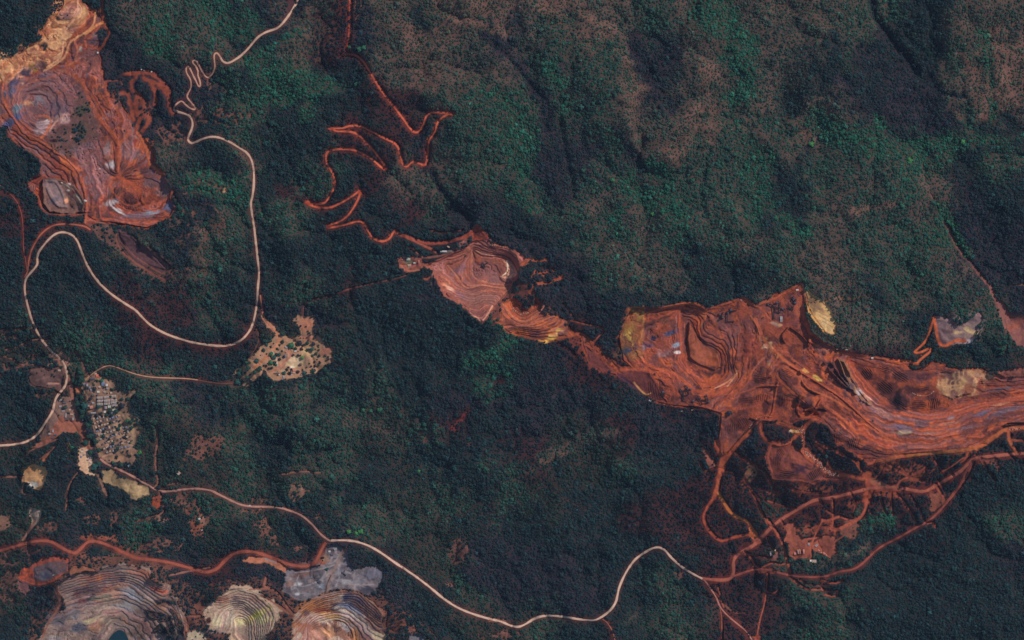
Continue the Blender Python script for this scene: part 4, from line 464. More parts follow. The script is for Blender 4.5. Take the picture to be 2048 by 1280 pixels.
# ribbed stock heaps, coloured darker towards the furrows
for x, y, rx, ry, ang, sp, amp in ((1523, 758, 15, 10, -12, 3.6, 3), (1575, 746, 15, 9, 20, 3.4, 3), (1524, 795, 8, 15, 84, 3.4, 3.4), (1566, 802, 11, 14, 84, 3.2, 2.6), (1502, 800, 18, 7, 5, 3.4, 2), (1590, 825, 10, 8, 86, 3.2, 2.6), (1641, 816, 8, 8, 80, 3.2, 2.4), (1734, 748, 13, 12, 55, 3.7, 4), (1771, 775, 16, 12, 42, 3.9, 4.2), (1801, 753, 18, 9, 32, 3.7, 4), (1768, 738, 13, 7, 20, 3.4, 3), (1800, 810, 17, 9, 32, 3.7, 4), (1838, 809, 15, 10, 4, 3.9, 3.4), (1868, 807, 11, 13, 84, 3.9, 4.2), (1843, 777, 16, 6, 6, 3.5, 2.6), (1705, 887, 12, 14, 74, 3.7, 3.6), (1672, 876, 10, 9, 88, 3.4, 3), (1572, 948, 15, 10, 4, 3.5, 3.2), (1628, 948, 9, 15, 62, 3.5, 3.4), (1553, 922, 9, 9, 85, 3.4, 2.6), (1560, 905, 9, 8, 60, 3.4, 2), (1465, 855, 9, 16, 86, 3.7, 2.4), (1487, 846, 12, 12, 60, 3.7, 2), (1545, 880, 13, 6, 10, 3.4, 2), (1580, 852, 24, 3, 14, 2.6, 3), (1310, 780, 20, 18, 80, 4.5, 1.6), (1975, 765, 18, 8, 0, 3.4, 2.6)):
    pts = np.array([(x, y)], float); sl_ = window(pts, max(rx, ry) * 1.3 + 2); X = XX[sl_] - x; Y = YY[sl_] - y; ca, sa = math.cos(R(ang)), math.sin(R(ang))
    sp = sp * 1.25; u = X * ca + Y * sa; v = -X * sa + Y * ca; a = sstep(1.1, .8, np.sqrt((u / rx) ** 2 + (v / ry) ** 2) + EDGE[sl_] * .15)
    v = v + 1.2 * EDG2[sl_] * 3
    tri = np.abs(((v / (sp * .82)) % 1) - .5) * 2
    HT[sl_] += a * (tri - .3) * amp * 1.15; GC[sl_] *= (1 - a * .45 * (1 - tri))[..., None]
for x, y, rx, ry, hh in ((1540, 800, 9, 9, 6), (1605, 807, 14, 10, 7), (1500, 690, 16, 14, 6), (745, 1148, 16, 14, 8), (620, 1160, 7, 9, 3), (608, 1157, 6, 8, 3), (632, 1152, 6, 6, 3), (640, 1163, 6, 5, 3), (628, 1165, 5, 5, 3), (672, 1140, 6, 6, 3), (262, 395, 14, 15, 7), (235, 385, 7, 16, 6), (288, 396, 9, 14, 6), (246, 330, 8, 9, 5), (260, 350, 11, 9, 4), (150, 103, 7, 20, 6), (1600, 930, 20, 10, 6), (1122, 668, 6, 4, 4), (1090, 660, 16, 7, 5), (1600, 805, 10, 6, 4), (95, 1148, 22, 12, -6), (1938, 782, 8, 6, 4), (1345, 672, 5, 14, -5), (1648, 705, 4, 4, 3), (1632, 702, 6, 5, 4)):
    pts = np.array([(x, y)], float); sl_ = window(pts, max(rx, ry) * 1.3 + 2); X = (XX[sl_] - x) / rx; Y = (YY[sl_] - y) / ry
    HT[sl_] += hh * sstep(1.15, .55, np.sqrt(X * X + Y * Y) + EDGE[sl_] * .3) * (1 + .15 * EDG2[sl_])
HT += BARE * (GRAIN * .5 + EDGE * .5)
GC = np.clip(GC, .002, .85)
del mine, st, gy_, gx_, slope, bench, strat, strat2, k, lip, riser, U, fl, fr
def zat(px, py):
    x = min(max(px + M, 0), NX - 1.001); y = min(max(py + M, 0), NY - 1.001); i = int(x); j = int(y); a = x - i; b = y - j
    return float((HT[j, i] * (1 - a) + HT[j, i + 1] * a) * (1 - b) + (HT[j + 1, i] * (1 - a) + HT[j + 1, i + 1] * a) * b)
# ------------------------------------------------------------------ roads (paths first, so verges can redden the land beside them)
PALE = (192, 154, 130)
ROADS = [("paved_road", "pale winding road from the top edge past the hairpins and round the village hill", 5.4, PALE,
  "600,-30 597,0 582,25 568,45 555,58 535,63 515,75 502,92 488,108 475,118 460,127 452,127 445,123 442,116"), 
 ("hillside_road", "pale hairpin road zigzagging down the wooded slope", 4.2, (184, 136, 112), "442,116 438,110 434,106 429,109 429,120 431,135 427,145 422,153 416,156 410,152 405,145 400,135 395,124 391,121 386,122 386,127 393,134 397,143 396,152 400,160 402,172 398,175 393,163 387,152 381,138 376,132 372,138 374,148 381,158 383,168 382,178 376,188 374,194 381,204 390,213 392,218 388,220 378,216 370,208 364,202 358,205 350,212 347,219"),
 ("valley_road", "long pale road looping west below the mine and down to the village", 5.6, PALE, "347,219 355,224 370,228 380,232 386,245 384,258 377,272 375,280 382,287 390,285 405,278 425,273 445,277 465,287 480,297 494,305 504,320 508,345 508,370 505,392 501,405 503,425 508,455 511,480 515,520 518,545 515,580 513,605 510,630 503,655 492,672 478,684 455,692 430,692 400,688 375,683 350,675 325,665 300,650 285,635 272,620 255,610 235,597 215,582 195,562 180,540 168,515 160,490 152,475 140,467 125,464 112,468 100,478 88,492 78,505 75,518 77,528 70,538 58,550 50,562 50,585 57,615 65,645 80,675 95,695 110,710 124,722 131,735 134,755 130,772 122,782 111,795 107,812 104,825 90,845 75,868 60,880 40,888 0,892 -130,895"),
 ("quarry_road", "red earth road curving north of the pale road from the mine gate", 4.2, (160, 86, 66), "182,460 172,453 155,450 130,448 110,450 95,458 82,470 72,485 62,505 58,525 56,545 50,555"),
 ("gravel_lane", "thin red lane along the western edge down to the road", 2.2, (150, 76, 62), "-30,350 0,370 18,385 35,402 45,430 47,460 48,500 53,525 55,545"),
 ("south_road", "pinkish gravel road from the village southeast to the fork above the grey yard", 5.2, (166, 118, 102), "200,918 215,930 240,940 265,952 285,965 303,974 318,983 340,983 365,979 390,977 420,980 435,988 455,998 475,1008 495,1013 520,1014 560,1015 580,1022 605,1032 625,1050 640,1068 655,1080 662,1082"),
 ("main_road", "pale curving road sweeping across the southern forest from the grey yard to the junction", 5.6, (198, 162, 140), "662,1081 690,1080 715,1083 740,1092 765,1107 790,1125 810,1138 835,1155 865,1178 890,1200 915,1216 945,1228 975,1237 1005,1244 1020,1252 1035,1255 1050,1250 1068,1238 1090,1231 1130,1234 1160,1239 1185,1242 1200,1236 1220,1222 1232,1205 1235,1190 1238,1175 1250,1148 1265,1125 1275,1115 1300,1098 1315,1094 1328,1098 1342,1115 1360,1132 1380,1145 1405,1158"),
 ("haul_road", "broad red haul road climbing northeast from the junction to the big mine", 8.5, (156, 84, 66), "1405,1158 1430,1160 1450,1161 1464,1157 1468,1140 1466,1125 1472,1112 1485,1103 1505,1093 1520,1080 1538,1058 1560,1040 1590,1022 1620,1003 1640,998 1665,996 1695,988 1725,980 1745,976 1775,975 1805,976 1830,982 1850,984 1870,973 1900,955 1920,943 1932,930 1945,917 1965,914 2000,910 2048,906 2180,895"),
 ("red_road", "red road along the northern rim of the southern pits", 8.0, (146, 76, 58), "-130,1130 -30,1108 0,1102 25,1095 55,1085 85,1080 105,1083 120,1092 140,1103 152,1107 165,1095 175,1083 195,1082 220,1092 250,1107 275,1117 300,1118 340,1125 375,1135 400,1143 415,1145 435,1138 448,1122 465,1108 490,1102 515,1105 545,1117 580,1130 605,1133 625,1130 635,1118 645,1095 652,1085"),
 ("service_road", "reddish service road looping east through the forest south of the big mine", 5.6, (140, 72, 60), "1464,1154 1490,1145 1515,1137 1545,1142 1580,1152 1600,1154 1650,1155 1680,1142 1705,1140 1725,1128 1745,1108 1765,1092 1795,1078 1830,1056 1862,1040 1890,1010 1920,975 1930,945 1942,925 1950,915"),
 ("forest_road", "narrow pinkish road running southeast off the junction to the bottom edge", 4.0, (168, 110, 96), "1408,1160 1420,1175 1433,1195 1440,1215 1455,1232 1475,1248 1495,1265 1510,1290 1550,1330"),
 ("village_track", "thin tan track from the village top across the trees to the camp", 2.8, (178, 134, 104), "165,765 175,755 195,740 215,730 235,735 260,745 285,752 310,755 340,756 370,757 395,760"),
 ("camp_road", "short twin tan road dropping from the curve into the camp", 4.2, (176, 112, 88), "520,590 523,615 526,632 534,645 545,655 552,668"),
 ("ranger_track", "red track leaving the main road bend towards the bottom edge", 2.6, (150, 92, 74), "1205,1238 1215,1245 1225,1262 1230,1280 1236,1330"),
 ("mine_lane", "red lane between the valley road and the eastern pit rim", 2.4, (110, 70, 58), "395,760 420,765 445,768 470,766")]
for _, _, wd, c, s in ROADS:                   # dust thrown onto the verge: real reddening of the soil
    red = c[0] - c[1] > 55 or wd > 7
    pts = smooth_pts(P(s), 1); sl_, d = dist_line(pts, wd * 2.5 + 4)
    if d.size == 0: continue
    a = sstep(wd * .5 + 10, wd * .3, d + EDG2[sl_] * 6) * (.6 if red else .3)
    GC[sl_] = GC[sl_] * (1 - a[..., None] * (1 - BARE[sl_][..., None])) + lin((104, 44, 36)).astype(np.float32) * (a * (1 - BARE[sl_]))[..., None]
    TC[sl_] = TC[sl_] * (1 - a[..., None] * .7) + lin((54, 32, 34)).astype(np.float32) * a[..., None] * .7
    BARE[sl_] = np.maximum(BARE[sl_], np.maximum(a * .35, sstep(wd * .5 + 4.2, wd * .5 + 2.2, d)))
# ------------------------------------------------------------------ materials
def mat_attr(name, rough=.9, scale=.25, amt=.25, att='tone'):
    m = bpy.data.materials.new(name); m.use_nodes = True; n = m.node_tree; b = n.nodes['Principled BSDF']
    a = n.nodes.new('ShaderNodeAttribute'); a.attribute_name = att
    nz = n.nodes.new('ShaderNodeTexNoise'); nz.inputs['Scale'].default_value = scale; nz.inputs['Detail'].default_value = 5
    geo = n.nodes.new('ShaderNodeNewGeometry'); n.links.new(geo.outputs['Position'], nz.inputs['Vector'])
    mr = n.nodes.new('ShaderNodeMapRange'); mr.inputs[1].default_value = .3; mr.inputs[2].default_value = .7; mr.inputs[3].default_value = 1 - amt; mr.inputs[4].default_value = 1 + amt
    n.links.new(nz.outputs[0], mr.inputs[0])
    vm = n.nodes.new('ShaderNodeVectorMath'); vm.operation = 'SCALE'; n.links.new(a.outputs['Color'], vm.inputs[0]); n.links.new(mr.outputs[0], vm.inputs['Scale'])
    n.links.new(vm.outputs[0], b.inputs['Base Color']); b.inputs['Roughness'].default_value = rough; b.inputs['Specular IOR Level'].default_value = .12
    return m
def mat(name, c, rough=.8, var=.2, scale=.6, spec=.2):
    m = bpy.data.materials.new(name); m.use_nodes = True; n = m.node_tree; b = n.nodes['Principled BSDF']
    nz = n.nodes.new('ShaderNodeTexNoise'); nz.inputs['Scale'].default_value = scale; nz.inputs['Detail'].default_value = 4
    geo = n.nodes.new('ShaderNodeNewGeometry'); n.links.new(geo.outputs['Position'], nz.inputs['Vector'])
    cr = n.nodes.new('ShaderNodeValToRGB'); l = lin(c)
    cr.color_ramp.elements[0].position = .3; cr.color_ramp.elements[1].position = .7
    cr.color_ramp.elements[0].color = (*(l * (1 - var)), 1); cr.color_ramp.elements[1].color = (*(np.minimum(l * (1 + var), .9)), 1)
    n.links.new(nz.outputs[0], cr.inputs[0]); n.links.new(cr.outputs[0], b.inputs['Base Color'])
    b.inputs['Roughness'].default_value = rough; b.inputs['Specular IOR Level'].default_value = spec
    return m
GM = mat_attr('soil_and_rock', .95, .12, .16); RM = mat_attr('road_gravel', .9, .2, .12)
def add_mesh(name, V, F, cols=None, m=None, smooth=True, parent=None, **props):
    """V (n,3) float array, F (k,4) or (k,3) int array"""
    me = bpy.data.meshes.new(name); V = np.asarray(V, np.float32); F = np.asarray(F, np.int32)
    me.vertices.add(len(V)); me.vertices.foreach_set('co', V.ravel())
    nf, c = F.shape; me.loops.add(nf * c); me.loops.foreach_set('vertex_index', F.ravel()); me.polygons.add(nf)
    me.polygons.foreach_set('loop_start', np.arange(0, nf * c, c, dtype=np.int32)); me.polygons.foreach_set('loop_total', np.full(nf, c, np.int32))
    if smooth: me.polygons.foreach_set('use_smooth', np.ones(nf, bool))
    me.update(calc_edges=True)
    if cols is not None:
        at = me.attributes.new('tone', 'FLOAT_COLOR', 'POINT'); q = np.ones((len(V), 4), np.float32); q[:, :3] = cols; at.data.foreach_set('color', q.ravel())
    if m: me.materials.append(m)
    o = bpy.data.objects.new(name, me); COL.objects.link(o)
    if parent: o.parent = parent
    for k_, v_ in props.items(): o[k_] = v_
    return o
# ------------------------------------------------------------------ ground sheets: coarse under the forest, fine where the land is bare
CW, CH = W // 4, H // 4
cell = FINE[:-1, :-1].reshape(CH, 4, CW, 4).any(axis=(1, 3)) | FINE[1:, 1:].reshape(CH, 4, CW, 4).any(axis=(1, 3))
regc = REG[:-1, :-1].reshape(CH, 4, CW, 4).transpose(0, 2, 1, 3).reshape(CH, CW, 16)
regc = np.where(cell, regc.max(axis=2), 0)
# grow a mine's sheet to the fine cells that touch it
for _ in range(2):
    pr = np.pad(regc, 1); nb = np.max([pr[:-2, 1:-1], pr[2:, 1:-1], pr[1:-1, :-2], pr[1:-1, 2:]], axis=0)
    regc = np.where(cell & (regc == 0), nb, regc)
ct = np.full((CH, CW), -1, int); ct[cell] = regc[cell]
# lattice heights: on edges shared with coarse cells the fine vertices follow the straight coarse edge
coarse_adj = np.zeros((NY, NX), bool); cc = ~cell; big_ = np.kron(cc, np.ones((4, 4), bool))
coarse_adj[:-1, :-1] |= big_; coarse_adj[1:, 1:] |= big_; coarse_adj[:-1, 1:] |= big_; coarse_adj[1:, :-1] |= big_
HC = HT[::4, ::4]; HB = zoom(HC, (NY, NX)).astype(np.float32)
HF = np.where(coarse_adj, HB, HT)
HT = HF
GCc = (GC[:-1, :-1].reshape(CH, 4, CW, 4, 3).mean(axis=(1, 3)))
cv = GC[::4, ::4].copy(); cv[:-1, :-1] = cv[:-1, :-1] * .4 + GCc * .6
vx = mx(XX[::4, ::4]); vy = my(YY[::4, ::4])
def sheet(mask, vxs, vys, hs, cols, name, label):
    h, w_ = mask.shape; jj, ii = np.nonzero(mask)
    idx = np.stack([(jj + 1) * (w_ + 1) + ii, (jj + 1) * (w_ + 1) + ii + 1, jj * (w_ + 1) + ii + 1, jj * (w_ + 1) + ii], 1)
    used = np.unique(idx); rem = np.full((h + 1) * (w_ + 1), -1, np.int32); rem[used] = np.arange(len(used))
    V = np.stack([vxs.ravel()[used], vys.ravel()[used], hs.ravel()[used]], 1)
    return add_mesh(name, V, rem[idx], cols.reshape(-1, 3)[used], GM, True, None, kind='structure', label=label)
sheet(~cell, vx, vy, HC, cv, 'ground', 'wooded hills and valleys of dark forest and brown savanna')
MX_, MY_ = mx(XX), my(YY)
fm = np.kron(ct, np.ones((4, 4), int))
NAMES = {0: ('bare_ground', 'patches of bare reddish earth and swept verges between the trees'), 1: ('open_pit', 'terraced red and blue-grey open pit in the northwest corner'), 2: ('open_pit', 'pink terraced open pit in mid-forest with a smaller orange pit beside it'), 3: ('open_pit', 'huge red terraced open pit reaching the right edge'), 4: ('quarry_ground', 'mauve spoil tip with cream streaks and the brown wash beside it'), 5: ('village_ground', 'trodden tan and reddish earth of the village and its fields'), 6: ('camp_ground', 'beige cleared earth of the camp dotted with trees'),
         7: ('open_pit', 'grey-banded terraced pit at the bottom left holding a small dark lake'), 8: ('open_pit', 'two striped cream, yellow and orange terraced pits on the bottom edge'), 9: ('yard_ground', 'grey ore yard north of the striped pits'), 10: ('depot_ground', 'brick-red cleared earth of the depot south of the haul road')}
for r_, (nm, lb) in NAMES.items():
    msk = fm == r_
    if msk.any():
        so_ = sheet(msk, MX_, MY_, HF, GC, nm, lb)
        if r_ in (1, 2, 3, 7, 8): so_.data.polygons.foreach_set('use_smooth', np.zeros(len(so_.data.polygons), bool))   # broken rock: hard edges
# land beyond the mapped square, out to the horizon
x0, x1, y0, y1 = -M, W - M, -M, H - M
ring = [(x0, y0), (x1, y0), (x1, y1), (x0, y1)]; FAR = 26000
V = []; F = []
edge = [(x, y0) for x in range(x0, x1, 64)] + [(x1, y) for y in range(y0, y1, 64)] + [(x, y1) for x in range(x1, x0, -64)] + [(x0, y) for y in range(y1, y0, -64)]
for (a, b) in edge:
    za = zat(a, b) - .5; X, Y = mx(a), my(b); L = max(abs(X) / 4096, abs(Y) / 2560)
    V.append((X, Y, za)); V.append((X * 2.2, Y * 2.6, 40)); V.append((X / L * 6.5, Y / L * 9, 20))
n = len(edge)
for i in range(n):
    j = (i + 1) % n
    for q in (0, 1): F.append((i * 3 + q, i * 3 + q + 1, j * 3 + q + 1, j * 3 + q))
V = np.array(V, float); fc = np.tile(lin((40, 44, 42)), (len(V), 1))
add_mesh('far_ground', V, F, fc, GM, True, None, kind='structure', label='dark wooded land going on beyond the mapped hills')
# ------------------------------------------------------------------ road ribbons
def ribbon(name, label, wd, col, s):
    pts = smooth_pts(np.array([tuple(map(float, t.split(','))) for t in s.split()]), 3)
    seg = np.hypot(*np.diff(pts, axis=0).T); cum = np.r_[0, np.cumsum(seg)]; n_ = int(cum[-1] / 2.0) + 2; t = np.linspace(0, cum[-1], n_)
    x = np.interp(t, cum, pts[:, 0]); y = np.interp(t, cum, pts[:, 1])
    dx = np.gradient(x); dy = np.gradient(y); l = np.hypot(dx, dy) + 1e-9; nx_, ny_ = -dy / l, dx / l
    rr = np.random.RandomState(len(label) * 7); wj = np.interp(t, np.arange(0, cum[-1] + 12, 6), rr.rand(len(np.arange(0, cum[-1] + 12, 6))))
    V = []; Cc = []; base = lin(col)
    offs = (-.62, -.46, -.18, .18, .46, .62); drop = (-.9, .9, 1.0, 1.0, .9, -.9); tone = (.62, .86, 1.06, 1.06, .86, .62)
    for i in range(n_):
        ww = wd * (.60 + .28 * wj[i])
        for o_, dz, tn in zip(offs, drop, tone):
            X = x[i] + nx_[i] * o_ * ww; Y = y[i] + ny_[i] * o_ * ww
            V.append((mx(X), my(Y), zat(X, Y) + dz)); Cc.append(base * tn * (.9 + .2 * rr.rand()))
    F = [(i * 6 + q, i * 6 + q + 1, i * 6 + q + 7, i * 6 + q + 6) for i in range(n_ - 1) for q in range(5)]
    add_mesh(name, V, F, np.array(Cc), RM, True, None, kind='structure', label=label)
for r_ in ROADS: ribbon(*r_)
# lake in the bottom-left pit
wm = bpy.data.materials.new('water'); wm.use_nodes = True; wb = wm.node_tree.nodes['Principled BSDF']; wb.inputs['Base Color'].default_value = (.008, .03, .04, 1); wb.inputs['Roughness'].default_value = .12
pl = smooth_pts(np.array([(214, 1300), (216, 1280), (225, 1268), (234, 1261), (243, 1260), (251, 1267), (257, 1280), (260, 1300)], float), 2)
lz = max(zat(x, y) for x, y in pl) * .35 + BASEM * .65 - 2
V = [(mx(x), my(y), BASEM - 6) for x, y in pl]; V.append((mx(237), my(1285), BASEM - 6)); nn = len(pl)
add_mesh('pit_lake', V, [(i, i + 1, nn) for i in range(nn - 1)], None, wm, False, None, kind='structure', label='small dark teal lake at the foot of the bottom-left pit')
# ------------------------------------------------------------------ trees
def ico(sub):
    bm = bmesh.new(); bmesh.ops.create_icosphere(bm, subdivisions=sub, radius=1.0)
    V = np.array([v.co[:] for v in bm.verts]); F = np.array([[v.index for v in f.verts] for f in bm.faces]); bm.free(); return V, F
I1 = ico(1); I2 = ico(2)
def crown_geo(seed, lobes=5, ico_=None, spread=.55, flat=.75):
    """a broad crown of uneven leaf clumps, unit radius, resting from z 0.25 to 1.3"""
    V0, F0 = ico_ or I1; r_ = np.random.RandomState(seed); V = []; F = []; T = []
    for k_ in range(lobes):
        a = k_ / max(1, lobes - 1) * 6.283 + r_.rand(); d = 0 if k_ == 0 else spread * (.75 + .4 * r_.rand())
        s = .62 if k_ == 0 else .36 + .2 * r_.rand()
        P_ = V0 * (1 + .22 * (r_.rand(len(V0), 1) - .5) * 2)
        P_ = P_ * np.array([s, s, s * flat]) + np.array([math.cos(a) * d, math.sin(a) * d, .8 + (.12 if k_ == 0 else -.12 + .2 * r_.rand())])
        F.append(F0 + len(V) * len(V0)); V.append(P_); T.append(np.full(len(V0), .82 + .36 * r_.rand()))
    return np.concatenate(V), np.concatenate(F), np.concatenate(T)
def trunk_geo(h=.7, r0=.09, n=6):
    V = []; F = []
    for k_, (z, r) in enumerate(((-.15, r0 * 1.4), (h * .5, r0), (h, r0 * .6))):
        for i in range(n): V.append((r * math.cos(i * 6.283 / n), r * math.sin(i * 6.283 / n), z))
    for k_ in range(2):
        for i in range(n): F.append((k_ * n + i, k_ * n + (i + 1) % n, (k_ + 1) * n + (i + 1) % n, (k_ + 1) * n + i))
    return np.array(V), F
def leaf_mat(name, att_type, c=(60, 80, 60)):
    m = bpy.data.materials.new(name); m.use_nodes = True; n = m.node_tree; b = n.nodes['Principled BSDF']
    l = lin(c)
    if att_type: a = n.nodes.new('ShaderNodeAttribute'); a.attribute_type = 'INSTANCER'; a.attribute_name = 'tint'; src = a.outputs['Color']
    else: a = n.nodes.new('ShaderNodeRGB'); a.outputs[0].default_value = (*l, 1); src = a.outputs[0]
    t = n.nodes.new('ShaderNodeAttribute'); t.attribute_name = 'clump'
    vm = n.nodes.new('ShaderNodeVectorMath'); vm.operation = 'SCALE'; n.links.new(src, vm.inputs[0]); n.links.new(t.outputs['Fac'], vm.inputs['Scale'])
    n.links.new(vm.outputs[0], b.inputs['Base Color']); b.inputs['Roughness'].default_value = .75; b.inputs['Specular IOR Level'].default_value = .15
    return m
BARK = mat('bark', (84, 66, 54), .9)
def crown_mesh(name, seed, m, lobes=5, ico_=None):
    V, F, T = crown_geo(seed, lobes, ico_); me = bpy.data.meshes.new(name)
    me.from_pydata(V.tolist(), [], F.tolist()); at = me.attributes.new('clump', 'FLOAT', 'POINT'); at.data.foreach_set('value', T.astype(np.float32)); me.materials.append(m); return me
TVs, TFs = trunk_geo(); trunk_me = bpy.data.meshes.new('trunk'); trunk_me.from_pydata(TVs.tolist(), [], [tuple(f) for f in TFs]); trunk_me.materials.append(BARK)
# the wood that reads as one mass: one object of instanced trees, tint and size per tree
fm_ = leaf_mat('forest_leaves', True)
protos = []
def forest(name, label, region, sp, dens, size, seed, tintf=1.0):
    r_ = np.random.RandomState(seed); x0_, y0_, x1_, y1_ = region
    gx, gy = np.meshgrid(np.arange(x0_, x1_, sp), np.arange(y0_, y1_, sp)); gx = gx.ravel() + r_.rand(gx.size) * sp; gy = gy.ravel() + r_.rand(gy.size) * sp
    i = np.clip((gx + M).astype(int), 0, NX - 1); j = np.clip((gy + M).astype(int), 0, NY - 1)
    keep = (r_.rand(gx.size) < TD[j, i] * dens) & (BARE[j, i] < .15 + .75 * r_.rand(gx.size)) & (gx < W - M - 2) & (gy < H - M - 2) & (gx > -M + 2) & (gy > -M + 2)
    gx, gy, i, j = gx[keep], gy[keep], i[keep], j[keep]
    z = HT[j, i] - .6
    sz = size * TS[j, i] * (.62 + .75 * r_.rand(len(gx)) ** 1.6)
    br = (.62 + .8 * r_.rand(len(gx)) ** 1.5); tc = TC[j, i] * br[:, None] * tintf
    tc = tc * (1 + .25 * (r_.rand(len(gx), 3) - .5))
    hot = r_.rand(len(gx)) < .03; tc[hot] *= 1.8; em = r_.rand(len(gx)) < .07; sz[em] *= 1.75
    me = bpy.data.meshes.new(name); me.vertices.add(len(gx)); me.vertices.foreach_set('co', np.stack([mx(gx), my(gy), z], 1).astype(np.float32).ravel())
    q = np.ones((len(gx), 4), np.float32); q[:, :3] = tc; a = me.attributes.new('tint', 'FLOAT_COLOR', 'POINT'); a.data.foreach_set('color', q.ravel())
    a = me.attributes.new('siz', 'FLOAT', 'POINT'); a.data.foreach_set('value', sz.astype(np.float32))
    a = me.attributes.new('ang', 'FLOAT', 'POINT'); a.data.foreach_set('value', (r_.rand(len(gx)) * 6.28).astype(np.float32))
    a = me.attributes.new('kin', 'INT', 'POINT'); a.data.foreach_set('value', r_.randint(0, 4, len(gx)).astype(np.int32))
    o = bpy.data.objects.new(name, me); COL.objects.link(o); o['kind'] = 'stuff'; o['label'] = label
    ng = bpy.data.node_groups.new(name + '_spread', 'GeometryNodeTree'); ng.interface.new_socket('Geometry', in_out='INPUT', socket_type='NodeSocketGeometry'); ng.interface.new_socket('Geometry', in_out='OUTPUT', socket_type='NodeSocketGeometry')
    N = ng.nodes; L = ng.links; gi = N.new('NodeGroupInput'); go = N.new('NodeGroupOutput'); iop = N.new('GeometryNodeInstanceOnPoints')
    jn = N.new('GeometryNodeJoinGeometry')
    for p_ in protos:
        oi = N.new('GeometryNodeObjectInfo'); oi.inputs['Object'].default_value = p_; oi.inputs['As Instance'].default_value = True; oi.transform_space = 'ORIGINAL'; L.new(oi.outputs['Geometry'], jn.inputs[0])
    def na(nm, ty):
        a_ = N.new('GeometryNodeInputNamedAttribute'); a_.data_type = ty; a_.inputs['Name'].default_value = nm; return a_.outputs['Attribute']
    cx = N.new('ShaderNodeCombineXYZ'); L.new(na('ang', 'FLOAT'), cx.inputs[2])
    L.new(gi.outputs[0], iop.inputs['Points']); L.new(jn.outputs[0], iop.inputs['Instance']); iop.inputs['Pick Instance'].default_value = True
    L.new(na('kin', 'INT'), iop.inputs['Instance Index']); L.new(cx.outputs[0], iop.inputs['Rotation']); L.new(na('siz', 'FLOAT'), iop.inputs['Scale']); L.new(iop.outputs[0], go.inputs[0])
    md = o.modifiers.new('spread', 'NODES'); md.node_group = ng
    return len(gx)
# four lone trees in the savanna lend the wood its crown shapes
LT = [(1985, 120, 6.0, (56, 96, 66), 'dark round tree standing in the brown grassland near the top right corner'), (1876, 408, 7.5, (56, 104, 68), 'bright green tree beside the dry streambed on the right'), (1913, 488, 7.0, (62, 112, 72), 'bright green tree lower down the dry streambed on the right'), (1930, 512, 6.5, (60, 110, 70), 'bright yellow-green tree at the bend of the dry streambed')]
for k_, (x, y, s, c, lb) in enumerate(LT):
    e = bpy.data.objects.new('tree', None); COL.objects.link(e); e.location = (mx(x), my(y), zat(x, y)); e.scale = (s,) * 3; e['label'] = lb; e['category'] = 'tree'
    lm = leaf_mat('leaves_lone', False, c); me = crown_mesh('crown', 40 + k_, lm); o = bpy.data.objects.new('crown', me); COL.objects.link(o); o.parent = e
    t = bpy.data.objects.new('trunk', trunk_me); COL.objects.link(t); t.parent = e
    V, F, T = crown_geo(60 + k_, 5); V2 = np.concatenate([V, TVs]); me2 = bpy.data.meshes.new('wood_tree'); F2 = F.tolist() + [tuple(len(V) + q for q in f) for f in TFs]
    me2.from_pydata(V2.tolist(), [], F2); at = me2.attributes.new('clump', 'FLOAT', 'POINT'); at.data.foreach_set('value', np.r_[T, np.full(len(TVs), .5)].astype(np.float32)); me2.materials.append(fm_)
    po = bpy.data.objects.new('forest_tree', me2); protos.append(po)
nf_ = forest('forest', 'dense dark green woodland and savanna trees covering the hills and valleys', (-M, -M, W - M, H - M), 3.9, 1.05, 5.0, 11)
# ------------------------------------------------------------------ things: helpers
ORD = ['leftmost', 'second from the left', 'third from the left', 'fourth from the left', 'fifth from the left', 'sixth from the left', 'seventh from the left', 'eighth from the left', 'ninth from the left', 'tenth from the left', 'eleventh from the left', 'twelfth from the left', 'thirteenth from the left', 'fourteenth from the left', 'fifteenth from the left', 'sixteenth from the left', 'seventeenth from the left', 'eighteenth from the left']
def empty(name, x, y, label, cat, group=None, rz=0, s=1, dz=0):
    e = bpy.data.objects.new(name, None); COL.objects.link(e); e.location = (mx(x), my(y), zat(x, y) + dz); e.rotation_euler = (0, 0, R(rz)); e.scale = (s,) * 3 if not isinstance(s, tuple) else s
    e['label'] = label; e['category'] = cat
    if group: e['group'] = group
    return e
def part(name, me, parent, loc=(0, 0, 0), rot=(0, 0, 0), scale=(1, 1, 1), label=None):
    o = bpy.data.objects.new(name, me); COL.objects.link(o); o.parent = parent; o.location = loc; o.rotation_euler = rot; o.scale = scale
    if label: o['label'] = label
    return o
def mesh(name, V, F, m):
    me = bpy.data.meshes.new(name); me.from_pydata([tuple(v) for v in V], [], [tuple(f) for f in F]); me.materials.append(m); return me
def box_vf(x0, x1, y0, y1, z0, z1, base=0):
    V = [(x, y, z) for z in (z0, z1) for x, y in ((x0, y0), (x1, y0), (x1, y1), (x0, y1))]
    F = [(0, 3, 2, 1), (4, 5, 6, 7), (0, 1, 5, 4), (1, 2, 6, 5), (2, 3, 7, 6), (3, 0, 4, 7)]
    return V, [tuple(i + base for i in f) for f in F]
def box(name, x0, x1, y0, y1, z0, z1, m): V, F = box_vf(x0, x1, y0, y1, z0, z1); return mesh(name, V, F, m)
